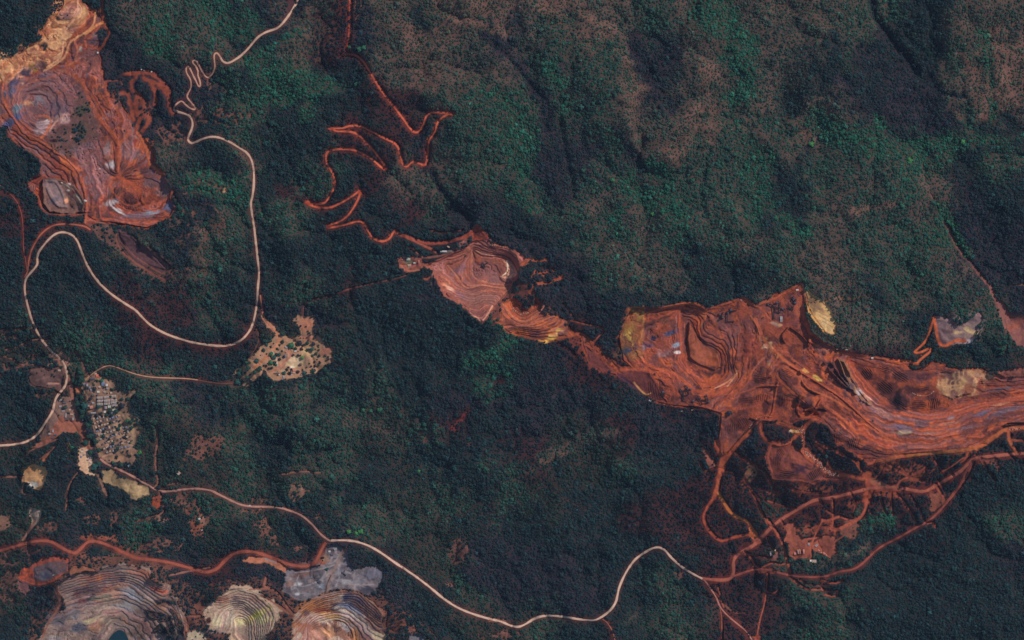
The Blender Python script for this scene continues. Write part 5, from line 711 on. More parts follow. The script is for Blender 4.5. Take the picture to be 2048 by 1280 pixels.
def gable(name, hx, hy, z, rise, m, th=.25):
    V = [(-hx, -hy, z), (hx, -hy, z), (hx, 0, z + rise), (-hx, 0, z + rise), (hx, hy, z), (-hx, hy, z)]
    V += [(x, y, zz - th) for x, y, zz in V]
    F = [(0, 1, 2, 3), (3, 2, 4, 5), (6, 9, 8, 7), (9, 11, 10, 8), (0, 6, 7, 1), (5, 4, 10, 11), (0, 3, 9, 6), (3, 5, 11, 9), (1, 7, 8, 2), (2, 8, 10, 4)]
    return mesh(name, V, F, m)
WALLS = [mat('plaster_wall', (190, 176, 158)), mat('mud_wall', (150, 112, 92)), mat('grey_wall', (146, 142, 140))]
ROOFS = {'grey': mat('grey_sheet_roof', (150, 142, 142), .6, .12), 'blue': mat('bluegrey_sheet_roof', (116, 122, 144), .6, .15), 'dark': mat('dark_sheet_roof', (84, 80, 88), .6, .15), 'tan': mat('tan_sheet_roof', (182, 150, 130), .6, .12), 'orange': mat('orange_tile_roof', (206, 110, 80), .8, .12), 'white': mat('pale_roof', (196, 188, 182), .6, .08), 'bright': mat('white_roof', (240, 234, 226), .5, .05), 'pink': mat('pink_sheet_roof', (196, 126, 110), .7, .12), 'green': mat('pale_green_roof', (176, 182, 160), .6, .1)}
DOOR = mat('door_wood', (84, 60, 46)); GLASS = mat('window_glass', (40, 50, 60), .2, .1, spec=.5); STEEL = mat('dark_steel', (46, 40, 44), .6, .2); BELT = mat('belt_rubber', (30, 28, 32), .8, .2); RUST = mat('rusty_steel', (96, 62, 56), .8, .2); CONC = mat('concrete', (170, 164, 160))
_cache = {}
def house(x, y, w_, d_, ang, roof, label, group=None, h=3.2, wall=0, name='house', cat='house', flat=False, bays=1):
    e = empty(name, x, y, label, cat, group, ang)
    hx, hy = w_, d_                                     # half sizes in metres = full sizes in map cells
    key = (round(w_, 1), round(d_, 1), roof, h, wall, flat, bays)
    if key not in _cache:
        L = [('wall', box('wall', -hx, hx, -hy, hy, -1.5, h, WALLS[wall]), (0, 0, 0))]
        if flat: L.append(('roof', box('roof', -hx - .4, hx + .4, -hy - .4, hy + .4, h + .003, h + .4, ROOFS[roof]), (0, 0, 0))); L.append(('parapet', box('parapet', -hx - .45, hx + .45, hy + .05, hy + .45, h + .403, h + 1.0, WALLS[wall]), (0, 0, 0)))
        else:
            bw = 2 * hx / bays; rm = gable('roof', bw / 2 - (.35 if bays > 1 else -.5), hy + .6, h, hy * .42, ROOFS[roof])
            rm2 = gable('roof', bw / 2 - .35, hy + .6, h, hy * .42, ROOFS['tan' if roof == 'grey' else roof]) if bays > 1 else rm
            for b in range(bays): L.append(('roof', rm if b % 2 == 0 else rm2, (-hx + bw * (b + .5), 0, 0)))
            L.append(('ridge_cap', box('ridge_cap', -hx, hx, -.25, .25, h + hy * .42 - .05, h + hy * .42 + .2, ROOFS[roof]), (0, 0, 0)))
        dm = box('door', -.6, .6, -.12, .0, -.9, 2.1, DOOR); wmh = box('window', -.8, .8, -.1, .0, 1.0, 2.2, GLASS)
        for b in range(bays): L.append(('door', dm, (-hx + 2 * hx / bays * (b + .35), -hy - .003, 0))); L.append(('window', wmh, (-hx + 2 * hx / bays * (b + .75), -hy - .003, 0)))
        _cache[key] = L
    for nm, me, loc in _cache[key]: part(nm, me, e, loc)
    return e
# --- village
house(196, 751.8, 9, 6, -3, 'orange', 'house with bright orange tiled roof at the top edge of the village', h=4, wall=0)
house(191, 748, 4, 3, -3, 'tan', 'small tan annexe touching the left of the orange-roofed house', wall=0)
house(196.4, 783.4, 5, 3.6, -5, 'white', 'small cream-white flat building above the row houses', flat=True, wall=0, name='building', cat='building')
rg = 'grey-roofed row houses in the upper village'
rows = [('top', (199.4, 795.6), (213, 794.4), (226, 792.6)), ('upper middle', (200.4, 802.2), (213.8, 801.6), (227.6, 800.4)), ('lower middle', (200.4, 808.6), (214, 807.2), (228, 805.6))]
for nm, *ps in rows:
    for k_, (x, y) in enumerate(ps): house(x, y, 12.2, 4.6, 4, 'grey', ['left', 'middle', 'right'][k_] + ' grey-roofed row house in the ' + nm + ' row of the terraces', rg, wall=2, name='row_house', bays=4)
house(211.6, 815.2, 5.4, 5, 4, 'grey', 'short grey row house at the left of the bottom terrace', rg, wall=2, name='row_house', bays=2); house(218.4, 813.4, 6, 4.6, 4, 'green', 'short pale-roofed row house in the middle of the bottom terrace', rg, wall=2, name='row_house', bays=2); house(229, 810.6, 12.4, 4.4, 4, 'grey', 'long grey row house at the right of the bottom terrace', rg, wall=2, name='row_house', bays=4)
house(229.8, 819.6, 11.4, 4, 4, 'green', 'long pale greenish row house alone below the terraces beside dark trees', wall=2, name='row_house', bays=3)
house(206, 767, 6, 9, -5, 'blue', 'blue-grey roofed building above the row houses', wall=2, h=4, name='building', cat='building'); house(182.5, 814.5, 6, 5, 10, 'pink', 'small pinkish building left of the row houses', wall=0, name='building', cat='building')
house(185, 757.5, 9, 3.5, -3, 'dark', 'long dark-roofed shed left of the orange-roofed house', wall=1, name='shed', cat='shed'); house(186, 826, 10, 3, 4, 'grey', 'long grey roof at the top edge of the crowded village', wall=2); house(209, 823.5, 4, 4, 0, 'white', 'small bright white building on the lane below the row houses', flat=True, wall=0, name='building', cat='building')
r_ = random.Random(3)
for k_, (x, y, c) in enumerate(((168, 768, 'blue'), (174, 770, 'grey'), (171, 777, 'dark'), (179, 775, 'blue'), (183, 780, 'grey'), (199, 774, 'tan'), (213, 770, 'white'), (215, 777, 'grey'), (222, 786, 'tan'), (209, 784, 'grey'), (186, 791, 'dark'), (179, 803, 'dark'), (186, 806, 'grey'), (176, 812, 'grey'))):
    house(x, y, 3.4 + r_.random() * 1.6, 3 + r_.random(), r_.choice((0, 4, 90)), c, f'small {dict(blue="blue-grey", grey="grey", dark="dark grey", tan="tan", white="white")[c]} roof in the upper village, {ORD[sorted((168,174,171,179,183,199,213,215,222,209,186,179.5,186.5,176)).index(x + (.5 if (x, y) in ((179, 803), (186, 806)) else 0))]}', 'scattered houses of the upper village', wall=k_ % 3)
nrow = ['first', 'second', 'third', 'fourth', 'fifth', 'sixth', 'seventh', 'eighth', 'ninth']
starts = [(187, 838, 8), (189, 846, 9), (191, 854, 9), (194, 862, 9), (197, 870, 10), (201, 879, 10), (205, 888, 10), (208, 897, 10), (214, 906, 8)]
for rw, (x0_, y0_, n_) in enumerate(starts):
    for k_ in range(n_):
        x = x0_ + k_ * 6.1 + r_.uniform(-.7, .7); y = y0_ - k_ * 1.75 + r_.uniform(-.8, .8) - (1.5 if rw == 8 else 0)
        if x > 272: continue
        c = r_.choice(('grey', 'dark', 'blue', 'dark', 'tan', 'tan'))
        house(x, y, round(r_.choice((3.0, 3.7, 4.4)), 1), round(r_.choice((2.4, 3.0)), 1), 16 + r_.choice((0, 0, 90)), c, f'small {dict(blue="blue-grey", grey="grey", dark="dark", tan="tan")[c]} roof, {ORD[k_]} in the {nrow[rw]} row of the crowded village', 'houses of the crowded lower village', wall=k_ % 3)
# roadside settlement west of the tree belt, and the lower hamlet
west = [(118, 741, 5, 3, 'tan'), (112, 768, 9, 2, 'pink'), (120, 800, 5, 3, 'grey'), (128, 806, 6, 3, 'dark'), (120, 813, 5, 3, 'grey'), (132, 815, 6, 3, 'dark'), (126, 822, 6, 3, 'grey'), (139, 820, 4, 3, 'tan'), (131, 831, 8, 2.4, 'grey'), (143, 829, 6, 2.4, 'tan'), (133, 839, 9, 2.4, 'dark'), (145, 838, 5, 3, 'grey'), (105, 862, 5, 3, 'grey'), (110, 870, 5, 3, 'dark'), (99, 868, 5, 3, 'grey'), (104, 876, 4, 3, 'dark')]
for k_, (x, y, a, b, c) in enumerate(sorted(west, key=lambda q: q[0])):
    house(x, y, a, b, r_.choice((0, 6, -6, 88)), c, f'low {dict(grey="grey", dark="dark", tan="tan", pink="pink")[c]} roof west of the tree belt, {ORD[k_]}', 'low roofs along the western road', wall=1, h=2.6)
ham = [(164, 904, 'white'), (168, 909, 'grey'), (162, 914, 'blue'), (174, 903, 'blue'), (177, 910, 'white'), (180, 916, 'blue'), (176, 920, 'grey'), (181, 925, 'white'), (165, 898, 'tan'), (184, 931, 'grey'), (165, 840, 'white')]
for k_, (x, y, c) in enumerate(sorted(ham)): house(x, y, 3.4, 2.8, r_.choice((0, 10, 80)), c, f'small {dict(blue="blue-grey", grey="grey", tan="tan", white="white")[c]} roof of the hamlet on the tan field, {ORD[k_]}', 'small roofs of the lower hamlet', wall=0)
house(258, 932, 4, 4, 30, 'blue', 'pale blue-grey roof at the bottom right corner of the crowded village', wall=2)
house(357.5, 946, 6, 6, 40, 'tan', 'square tan-roofed building alone in the trees north of the gravel road', wall=0, name='building', cat='building'); house(398.5, 1038, 4, 3, 20, 'white', 'white roof at the top of the orange clearing south of the gravel road', wall=0); house(403.5, 1060.5, 2.6, 2.2, 0, 'white', 'tiny white hut in the middle of the orange clearing', wall=0, name='hut', cat='hut'); house(499, 1011.5, 3, 2, 10, 'white', 'small cream roof right on the edge of the gravel road', wall=0)
# --- camp
for x, y, a, b, an, c, lb in ((582, 749.4, 3, 2.4, 0, 'white', 'small white hut at the bottom edge of the camp'), (558.5, 749.6, 2.4, 2, 0, 'white', 'tiny white hut near the lower left trees of the camp'), (590.5, 702.5, 4, 2.4, 10, 'white', 'pale hut below the bright green tree in the middle of the camp'), (572, 695, 5, 3, -35, 'grey', 'grey roof left of the big green tree in the camp'), (566, 701, 5, 2.4, 30, 'tan', 'tan roof beside the small dark trees in the camp'), (573, 703.5, 4, 2.4, 30, 'pink', 'pinkish roof below the grey roof in the camp'), (588, 741.5, 5, 7, 0, 'pink', 'pink-roofed building at the southern rim of the camp'), (588, 746, 4, 2.4, 0, 'tan', 'tan shed just below the pink-roofed building'), (604, 749, 5, 3, 0, 'grey', 'pale grey roof at the lower right rim of the camp'), (567, 755, 3, 6, -15, 'grey', 'narrow pale grey roof below the camp'), (552.5, 747, 10, 1.6, 0, 'dark', 'long low dark roof along the bottom of the camp'), (568, 743, 5, 3, 0, 'grey', 'grey shed below the tan lane in the camp'), (571, 712, 4, 3, 35, 'blue', 'blue-grey roof among the central trees of the camp')):
    house(x, y, a, b, an, c, lb, wall=0, name='hut', cat='hut')
# --- mine buildings
house(890, 502.8, 11, 2.6, 0, 'white', 'long bright grey-white shed at the northwest corner of the central pit', wall=2, name='shed', cat='shed', h=5); house(882.5, 503.5, 3, 2, 0, 'white', 'small white hut at the left end of the long white shed', wall=2, name='hut', cat='hut'); house(897, 494, 5, 2, -30, 'tan', 'small tan shed up the slope from the long white shed', wall=2, name='shed', cat='shed')
for x, y, a, b, an, c, lb in ((817, 518, 7, 5, 0, 'green', 'mossy green-roofed building on the oval terrace left of the central pit'), (805, 519, 3, 3, 0, 'pink', 'small pinkish hut at the left end of the oval terrace'), (818.5, 531, 6, 4, 0, 'tan', 'tan-roofed building below the green-roofed one on the oval terrace'), (829, 526, 4, 2, 0, 'white', 'small white-roofed hut in the middle of the oval terrace'), (838, 523, 2, 7, 0, 'pink', 'narrow pink shed at the right end of the oval terrace'), (808, 514, 4, 2, 20, 'grey', 'grey hut on the top left rim of the oval terrace'), (865, 689, .1, .1, 0, 'white', '')):
    if lb: house(x, y, a, b, an, c, lb, wall=0, name='building', cat='building')
house(864.8, 656, 3, 2.6, 0, 'white', 'tiny bright white hut alone in dark forest below the central pit', wall=0, name='hut', cat='hut')
for x, y, a, b, an, c, lb in ((196.5, 106, 3, 3, 0, 'white', 'white hut at the east edge of the northwest pit neck'), (284, 139, 3, 2, 30, 'white', 'white hut above the red hairpins, left one'), (289, 141, 3, 2, -20, 'tan', 'tan hut above the red hairpins, middle one'), (303.5, 144, 3, 2, 0, 'white', 'white hut above the red hairpins, right one'), (139, 368, 4, 2.4, 20, 'white', 'white shed at the top of the pale ramp on the western tip'), (124.5, 366, 4, 2.4, -20, 'tan', 'tan shed at the start of the pale ramp on the western tip'), (172, 402, 5, 3, -20, 'white', 'white roofed hut at the foot of the pale ramp'), (1562, 638.5, 4.5, 11, 0, 'grey', 'long pale grey shed below the crushing plant'), (1594, 580, 5, 2.4, 5, 'white', 'white roof close under the northern apex of the big mine'), (1482, 600, 4, 2.4, -30, 'pink', 'pinkish roof on the northern rim of the big mine'), (1744, 716, 4, 3, 0, 'white', 'small pale hut on the rim road of the big mine'), (1674, 698, 4, 2, 0, 'pink', 'pinkish hut on the northern rim road, left one'), (1692, 699, 5, 2, 0, 'tan', 'tan hut on the northern rim road, right one'), (1362, 822, 4, 2, 0, 'white', 'small white hut at the southern edge of the big mine, left'), (1385, 820, 4, 2, 0, 'pink', 'small pink hut at the southern edge of the big mine, right'), (1300, 801, 4, 3, -30, 'white', 'pale hut at the southwest corner of the big mine'), (1651, 912, 2.4, 2, 0, 'white', 'white hut beside the fork of red roads south of the big mine'), (1578, 862, 3, 9, -55, 'tan', 'long tan shed beside the cream patch south of the big mine')):
    house(x, y, a, b, an, c, lb, wall=0, name='hut' if a < 4.2 else 'shed', cat='hut' if a < 4.2 else 'shed')
house(1621.8, 1122, 3.4, 5, 0, 'bright', 'brilliant white flat-roofed building below the depot', flat=True, wall=0, name='building', cat='building', h=5); house(1628.5, 1122.2, 8, 5.4, 0, 'tan', 'wide beige flat building joined to the white one below the depot', flat=True, wall=0, name='building', cat='building', h=4.2)
for x, y, a, b, an, c, lb in ((1590.5, 1107.5, 4, 4.6, 0, 'pink', 'square pink-roofed shed at the left of the depot row'), (1596.5, 1103.5, 1.7, 8, 8, 'tan', 'thin tan shed, left one of the depot pair'), (1600, 1103, 1.7, 9, 8, 'pink', 'thin pink shed, right one of the depot pair'), (1607.6, 1103, 2.8, 8, 4, 'pink', 'bright pink-tan shed at the right of the depot row'), (1617.5, 1088.5, 4, 4, 0, 'grey', 'small grey hut in the dark patch at the top of the depot'), (1633, 1091, 5, 4, 40, 'grey', 'grey roofed hut at the top right of the depot'), (1541, 1107, 2, 8, 10, 'grey', 'narrow grey shed on the small clearing west of the depot'), (1550, 1102, 2, 6, -20, 'tan', 'narrow tan shed on the small clearing west of the depot')):
    house(x, y, a, b, an, c, lb, wall=0, name='shed', cat='shed', h=4)
for k_, (x, y, s_) in enumerate(((1638, 1101, 3), (1643, 1105.5, 2.4), (1648.5, 1107, 3.6), (1653, 1110.5, 2.6))): house(x, y, s_ * 1.3, s_ * .8, -28, 'pink', f'pinkish container-like hut beside the diagonal conveyor, {ORD[k_]}', 'huts along the depot conveyor', wall=0, name='hut', cat='hut')
for x, y, a, b, an, c, lb in ((659, 1103, 4, 3, 0, 'white', 'white hut at the north end of the grey yard'), (671, 1098, 6, 4, 30, 'grey', 'grey shed at the north tip of the grey yard'), (664, 1110, 4, 4, 0, 'dark', 'dark shed below the white hut of the grey yard'), (657, 1092, 4, 2.6, 0, 'tan', 'tan hut just below the road fork above the grey yard')): house(x, y, a, b, an, c, lb, wall=2, name='shed', cat='shed')
# --- crushing plants: conveyors on trestles between machine houses
conv_me = box('conveyor_frame', 0, 1, -1.7, 1.7, -.7, .7, STEEL); belt_me = box('belt', 0, 1, -.9, .9, .703, .95, BELT); leg_me = box('leg', -.35, .35, -.35, .35, 0, 1, RUST); hop_me = mesh('hopper', [(-3, -3, 6), (3, -3, 6), (3, 3, 6), (-3, 3, 6), (-1.2, -1.2, 1), (1.2, -1.2, 1), (1.2, 1.2, 1), (-1.2, 1.2, 1)], [(0, 4, 5, 1), (1, 5, 6, 2), (2, 6, 7, 3), (3, 7, 4, 0), (4, 7, 6, 5), (0, 1, 2, 3)], STEEL); mh_me = gable('roof', 4, 3.6, 8, 1.6, ROOFS['dark']); mw_me = box('machine_house', -3.6, 3.6, -3, 3, -1, 8, RUST)
def conveyor(e, ox, oy, oz, x0_, y0_, x1_, y1_, h0, h1):
    ax, ay, bx_, by_ = mx(x0_) - ox, my(y0_) - oy, mx(x1_) - ox, my(y1_) - oy; za, zb = zat(x0_, y0_) - oz + h0, zat(x1_, y1_) - oz + h1
    L = math.dist((ax, ay, za), (bx_, by_, zb)); az = math.atan2(by_ - ay, bx_ - ax); el = math.asin((zb - za) / L)
    c = part('conveyor', conv_me, e, (ax, ay, za), (0, -el, az), (L, 1, 1))
    part('belt', belt_me, c)
    for t in (.25, .6, .95):
        X, Y, Z_ = ax + (bx_ - ax) * t, ay + (by_ - ay) * t, za + (zb - za) * t
        part('leg', leg_me, e, (X, Y, Z_ - 12), (0, 0, az), (1, 1, 11.4))
def plant(label, convs, houses, hops):
    x, y = convs[0][0], convs[0][1]; e = empty('crushing_plant', x, y, label, 'crushing plant', 'dark crushing plants of the mines'); ox, oy, oz = e.location
    for c in convs: conveyor(e, ox, oy, oz, *c)
    for hx_, hy_, a in houses: w1 = part('machine_house', mw_me, e, (mx(hx_) - ox, my(hy_) - oy, zat(hx_, hy_) - oz), (0, 0, R(a))); part('roof', mh_me, w1)
    for hx_, hy_ in hops: part('hopper', hop_me, e, (mx(hx_) - ox, my(hy_) - oy, zat(hx_, hy_) - oz))
plant('large crushing plant with crossing dark conveyors just below the northern apex', [(1546, 610, 1547, 636, 11, 5), (1551, 604, 1551, 624, 9, 6), (1559.5, 604, 1559.5, 624, 6, 9), (1551, 624, 1560, 626, 6, 6), (1533, 607, 1546, 611, 5, 11), (1551, 615, 1560, 616, 7, 7), (1562, 616, 1570, 619, 5, 8)], [(1554, 605, 0), (1546, 612, 0), (1565, 617, 10), (1537, 609, 15)], [(1547, 636), (1556, 603)])
plant('crushing plant with splayed dark conveyors right of the large one near the apex', [(1584, 594, 1592, 607, 8, 5), (1583, 604, 1592, 608, 5, 6), (1586, 596, 1581, 603, 9, 4), (1574, 614, 1582, 619, 7, 4), (1586, 611, 1585, 621, 6, 6), (1588, 592, 1584, 594, 7, 8)], [(1587, 598, 30), (1590, 606, 0)], [(1582, 618), (1591, 600)])
plant('square crushing plant with boxed conveyors on the south side of the big mine', [(1367, 781, 1377, 781, 7, 7), (1377, 781, 1377, 790, 7, 7), (1377, 790, 1367.5, 791, 7, 7), (1367, 791, 1366.5, 781, 7, 7), (1363, 781, 1367.5, 799, 10, 5), (1359, 776, 1363, 782, 6, 10), (1374, 773, 1374, 781, 10, 7), (1377, 779, 1383, 777, 6, 8)], [(1362, 781, 20), (1374, 776, 0), (1381, 778, 0)], [(1371, 772), (1367, 799)])
plant('crushing plant with two long slanting conveyors joined by a bar at the southern rim', [(1395, 793, 1403, 808, 11, 5), (1412, 789, 1417.5, 806, 11, 5), (1403, 800, 1415, 800, 6, 7), (1403, 808, 1416, 806, 5, 6), (1386, 803, 1394, 799, 4, 8)], [(1396, 796, 20), (1412.5, 791, 0), (1418, 803, 15), (1387, 802, 0)], [(1403, 808), (1400, 797)])
plant('crushing plant like an open bracket on the upper terraces of the big mine', [(1454, 623, 1454, 643, 9, 6), (1454, 623, 1473, 621, 9, 5), (1454, 643, 1467, 643, 6, 4), (1460, 615, 1462, 627, 8, 5)], [(1455, 626, 0), (1462, 620, 20)], [(1467, 643)])
plant('small crushing plant left of the bracket-shaped one on the upper terraces', [(1438, 626, 1446, 636, 7, 4), (1446, 624, 1439, 638, 7, 4), (1440, 640, 1450, 632, 5, 6)], [(1440, 628, 40), (1446, 635, 0)], [(1438, 640)])
plant('small dark crusher on the floor of the central pink pit', [(964, 533, 974, 526, 5, 8), (966, 526, 970, 536, 5, 6)], [(967, 531, 30)], [(974, 526)])
plant('small dark crusher in the grey yard between the ore roads', [(684, 1143, 691, 1150, 5, 7), (690, 1141, 686, 1147, 5, 5)], [(687, 1145, 30)], [(691, 1150)])
plant('small crusher at the lower left of the big mine', [(1325, 780, 1328, 792, 7, 4), (1322, 788, 1331, 786, 4, 5)], [(1326, 784, 0)], [(1328, 792)])
e = empty('conveyor_line', 1624, 1100, 'long diagonal dark conveyor along the southern edge of the depot', 'conveyor'); ox, oy, oz = e.location
conveyor(e, ox, oy, oz, 1624, 1100.5, 1642, 1108.5, 5, 6); conveyor(e, ox, oy, oz, 1642, 1108.5, 1660, 1117, 6, 8)
# --- spoil heaps
def cone(seed):
    rr = random.Random(seed); n = 9; V = [(0.1 * rr.uniform(-1, 1), .1 * rr.uniform(-1, 1), 1)]; 
    for rad, z in ((.45, .62), (1.0, -.15)):
        for i in range(n): q = rad * rr.uniform(.82, 1.15); V.append((q * math.cos(i * 6.283 / n), q * math.sin(i * 6.283 / n), z))
    F = [(0, 1 + i, 1 + (i + 1) % n) for i in range(n)] + [(1 + i, 1 + n + i, 1 + n + (i + 1) % n, 1 + (i + 1) % n) for i in range(n)]
    return V, F
HM = {'pale': mat('pale_spoil', (192, 152, 136), .95), 'red': mat('red_spoil', (184, 106, 78), .95), 'dark': mat('dark_spoil', (92, 52, 50), .95)}
cones = {c: [mesh('heap', *cone(k_), m_) for k_ in range(3)] for c, m_ in HM.items()}
def heaps(path, n_, width, cols, size, label, group, rowsp=None, seed=1):
    rr = random.Random(seed); pts = smooth_pts(np.array([tuple(map(float, t.split(','))) for t in path.split()]), 2); cum = np.r_[0, np.cumsum(np.hypot(*np.diff(pts, axis=0).T))]
    for k_ in range(n_):
        t = (k_ + .5) / n_ * cum[-1]; x = float(np.interp(t, cum, pts[:, 0])) + (rr.uniform(-1, 1) * width); y = float(np.interp(t, cum, pts[:, 1])) + rr.uniform(-1, 1) * width
        o = bpy.data.objects.new('spoil_heap', rr.choice(cones[rr.choice(cols)])); COL.objects.link(o); s = size * rr.uniform(.8, 1.25); o.location = (mx(x), my(y), zat(x, y)); o.scale = (s, s, s * 1.1); o.rotation_euler = (0, 0, rr.random() * 6)
        o['label'] = label; o['category'] = 'spoil heap'; o['group'] = group
heaps("1606,902 1620,910 1632,922 1642,932 1652,940 1660,946 1675,950", 130, 4.5, ('pale', 'pale', 'red', 'dark'), 2.6, 'small pale spoil heap in the dense speckled strip between the red roads', 'speckled strip of spoil heaps', seed=2)
heaps("1498,856 1506,845 1514,836 1524,832 1534,831 1544,834", 16, .3, ('pale', 'red'), 2.8, 'small pale heap in the dotted arc above the curving haul road', 'dotted arc of heaps above the curving road')
heaps("1824,785 1832,790 1842,792 1852,792 1862,787 1868,782", 17, .2, ('pale', 'red'), 2.6, 'small pale heap in the dotted curve between the ribbed stockpiles', 'dotted curve of heaps on the mine floor')
heaps("978,490 990,490 1005,493 1018,496 1030,503", 30, 1.5, ('pale', 'red'), 2.4, 'small pinkish heap along the northern rim of the central pit', 'heaps on the rim of the central pit')
heaps("1026,615 1030,622 1040,628 1050,628 1060,625", 30, 2.2, ('pale', 'red'), 2.2, 'small pale heap in the bowl of the orange pit beside the central one', 'heaps in the bowl of the orange pit')
heaps("2016,856 2028,858 2042,857", 26, 3, ('red', 'dark', 'pale'), 2.4, 'small reddish heap on the orange apron at the right edge', 'heaps on the orange apron')
heaps("1605,850 1600,858 1608,870 1600,880 1604,890", 26, 3.5, ('red', 'dark', 'pale'), 2.4, 'small heap around the knot of lanes below the red pit', 'heaps around the knot of lanes')
heaps("1590,858 1600,862 1606,858", 12, 1.5, ('dark', 'pale'), 2.2, 'small heap at the end of the striped bank below the red pit', 'heaps at the end of the striped bank')
# --- haul trucks
TY = mat('truck_paint', (190, 140, 60), .5, .1); TD_ = mat('truck_tray', (60, 52, 50), .7, .2); TB = mat('tyre', (22, 22, 24), .9, .1)
def cyl(name, r, h_, m, n=10):
    V = [(r * math.cos(i * 6.283 / n), s * h_ / 2, r * math.sin(i * 6.283 / n)) for s in (-1, 1) for i in range(n)]
    F = [tuple(range(n)), tuple(range(2 * n - 1, n - 1, -1))] + [(i, n + i, n + (i + 1) % n, (i + 1) % n) for i in range(n)]; return mesh(name, V, F, m)
T_ch = box('chassis', -4.2, 4.2, -1.2, 1.2, 1.2, 2.0, TD_); T_cab = box('cab', 2.6, 4.4, -1.6, 1.0, 2.003, 4.4, TY); T_win = box('window', 4.403, 4.45, -1.4, .8, 3.1, 4.1, GLASS); T_wh = cyl('wheel', 1.15, .9, TB)
T_tr = mesh('tray', [(-4.8, -2, 3.4), (2.4, -2, 2.8), (2.4, 2, 2.8), (-4.8, 2, 3.4), (-5.2, -2.3, 5.0), (3.4, -2.3, 5.2), (3.4, 2.3, 5.2), (-5.2, 2.3, 5.0)], [(0, 3, 2, 1), (0, 1, 5, 4), (2, 3, 7, 6), (1, 2, 6, 5)], TD_)
for x, y, a, lb in ((1618.5, 677, -60, 'dark haul truck on the road left of the yellow tip'), (1671, 703, -20, 'haul truck on the northern rim road of the big mine'), (1526, 635, 20, 'haul truck west of the crushing plants near the apex'), (1590, 726, -45, 'haul truck on the central ramp of the big mine'), (1745, 842, -40, 'haul truck on the deep southern benches of the big mine'), (1675, 948.5, 10, 'haul truck on the red road right of the speckled heaps'), (1700, 978, 20, 'haul truck on the main red haul road south of the big mine'), (1799, 976, 0, 'haul truck heading east past the red crossroads'), (931, 512, 80, 'haul truck on the western ramp of the central pit'), (250, 262, -60, 'haul truck on the eastern haul road of the northwest pit'), (181, 205, -60, 'haul truck on the middle haul road of the northwest pit'), (1310, 748, -40, 'haul truck on the southwestern ramp of the big mine'), (1421, 775, 10, 'haul truck on the orange bench under the square pit floor')):
    e = empty('haul_truck', x, y, lb, 'haul truck', 'haul trucks on the mine roads', a)
    part('chassis', T_ch, e); c = part('cab', T_cab, e); part('window', T_win, c); part('tray', T_tr, e)
    for wx in (-3.0, -.6, 3.0):
        for wy in (-1.7, 1.7): part('wheel', T_wh, e, (wx, wy, 1.15))
# --- trees one can tell apart
TCOL = {'dk': (36, 62, 52), 'tl': (40, 76, 70), 'gr': (48, 94, 66), 'br': (64, 116, 64), 'nv': (38, 44, 52), 'rb': (64, 44, 44), 'gy': (98, 86, 76)}
TNM = {'dk': 'dark green', 'tl': 'teal green', 'gr': 'bright green', 'br': 'vivid light green', 'nv': 'blackish', 'rb': 'dark red-brown', 'gy': 'grey-brown'}
CM = {k_: [crown_mesh('crown', 90 + 7 * i, leaf_mat('leaves_' + k_, False, c), 6, I1) for i in range(3)] for k_, c in TCOL.items()}
CAMP = "565,683,4,dk 559,690,3,dk 554,697,3,dk 581.5,690.5,8,gr 598,686,7,nv 591,697,3.5,dk 603,698,4,rb 614.5,686,4.3,dk 626,688,5,nv 624,698,5.5,tl 615,699.5,4,dk 625,711,3.2,tl 632,708,3.4,dk 638,712,3.6,nv 586.5,709.5,3.2,rb 603.7,715.7,4.6,br 601,729,4,gy 559,709.5,4.6,tl 559,718.5,4.2,nv 568,713,3,nv 543,708,5.4,gr 547.7,715,5,tl 541.5,725.5,6.4,gr 552,730,3,gr 544,735,3.6,dk 568,746,4.4,tl 580,746,5,nv 595.5,744,4.6,rb 608,746,5.6,tl 627,741,6,dk 622,732.6,1.8,dk 637,731,2.5,dk 590.6,680,2,nv 596,703,1.6,dk 547,687,2,rb 541,676,4.6,dk 636.6,690.6,2.6,dk 638,700,3,dk 633,706,2.6,dk 650,711.7,2.8,dk 657,718,3,nv 639,723,2,rb 630,673,2,rb 614,675,2,rb 616,662.5,2.2,nv 612,653,2.4,nv 601.4,651.5,2.8,nv 621,670,2.5,nv 588,673.4,2,rb 480,740,6,dk 496,736,6,dk 527,700,5,dk 513,722,6,tl 499,725,3.6,dk 493,725,3,gr 479,748,7,tl 519,737.5,6,dk 510,744,6,dk 494,755,6,dk 474,764,7.5,tl 538,681,4.6,dk 547.5,667,4,dk 519,632,3.2,dk 518.6,615.6,2.6,dk 650,738,6,dk 642,746,5,nv 655,747,5,dk 534,690,4,tl"
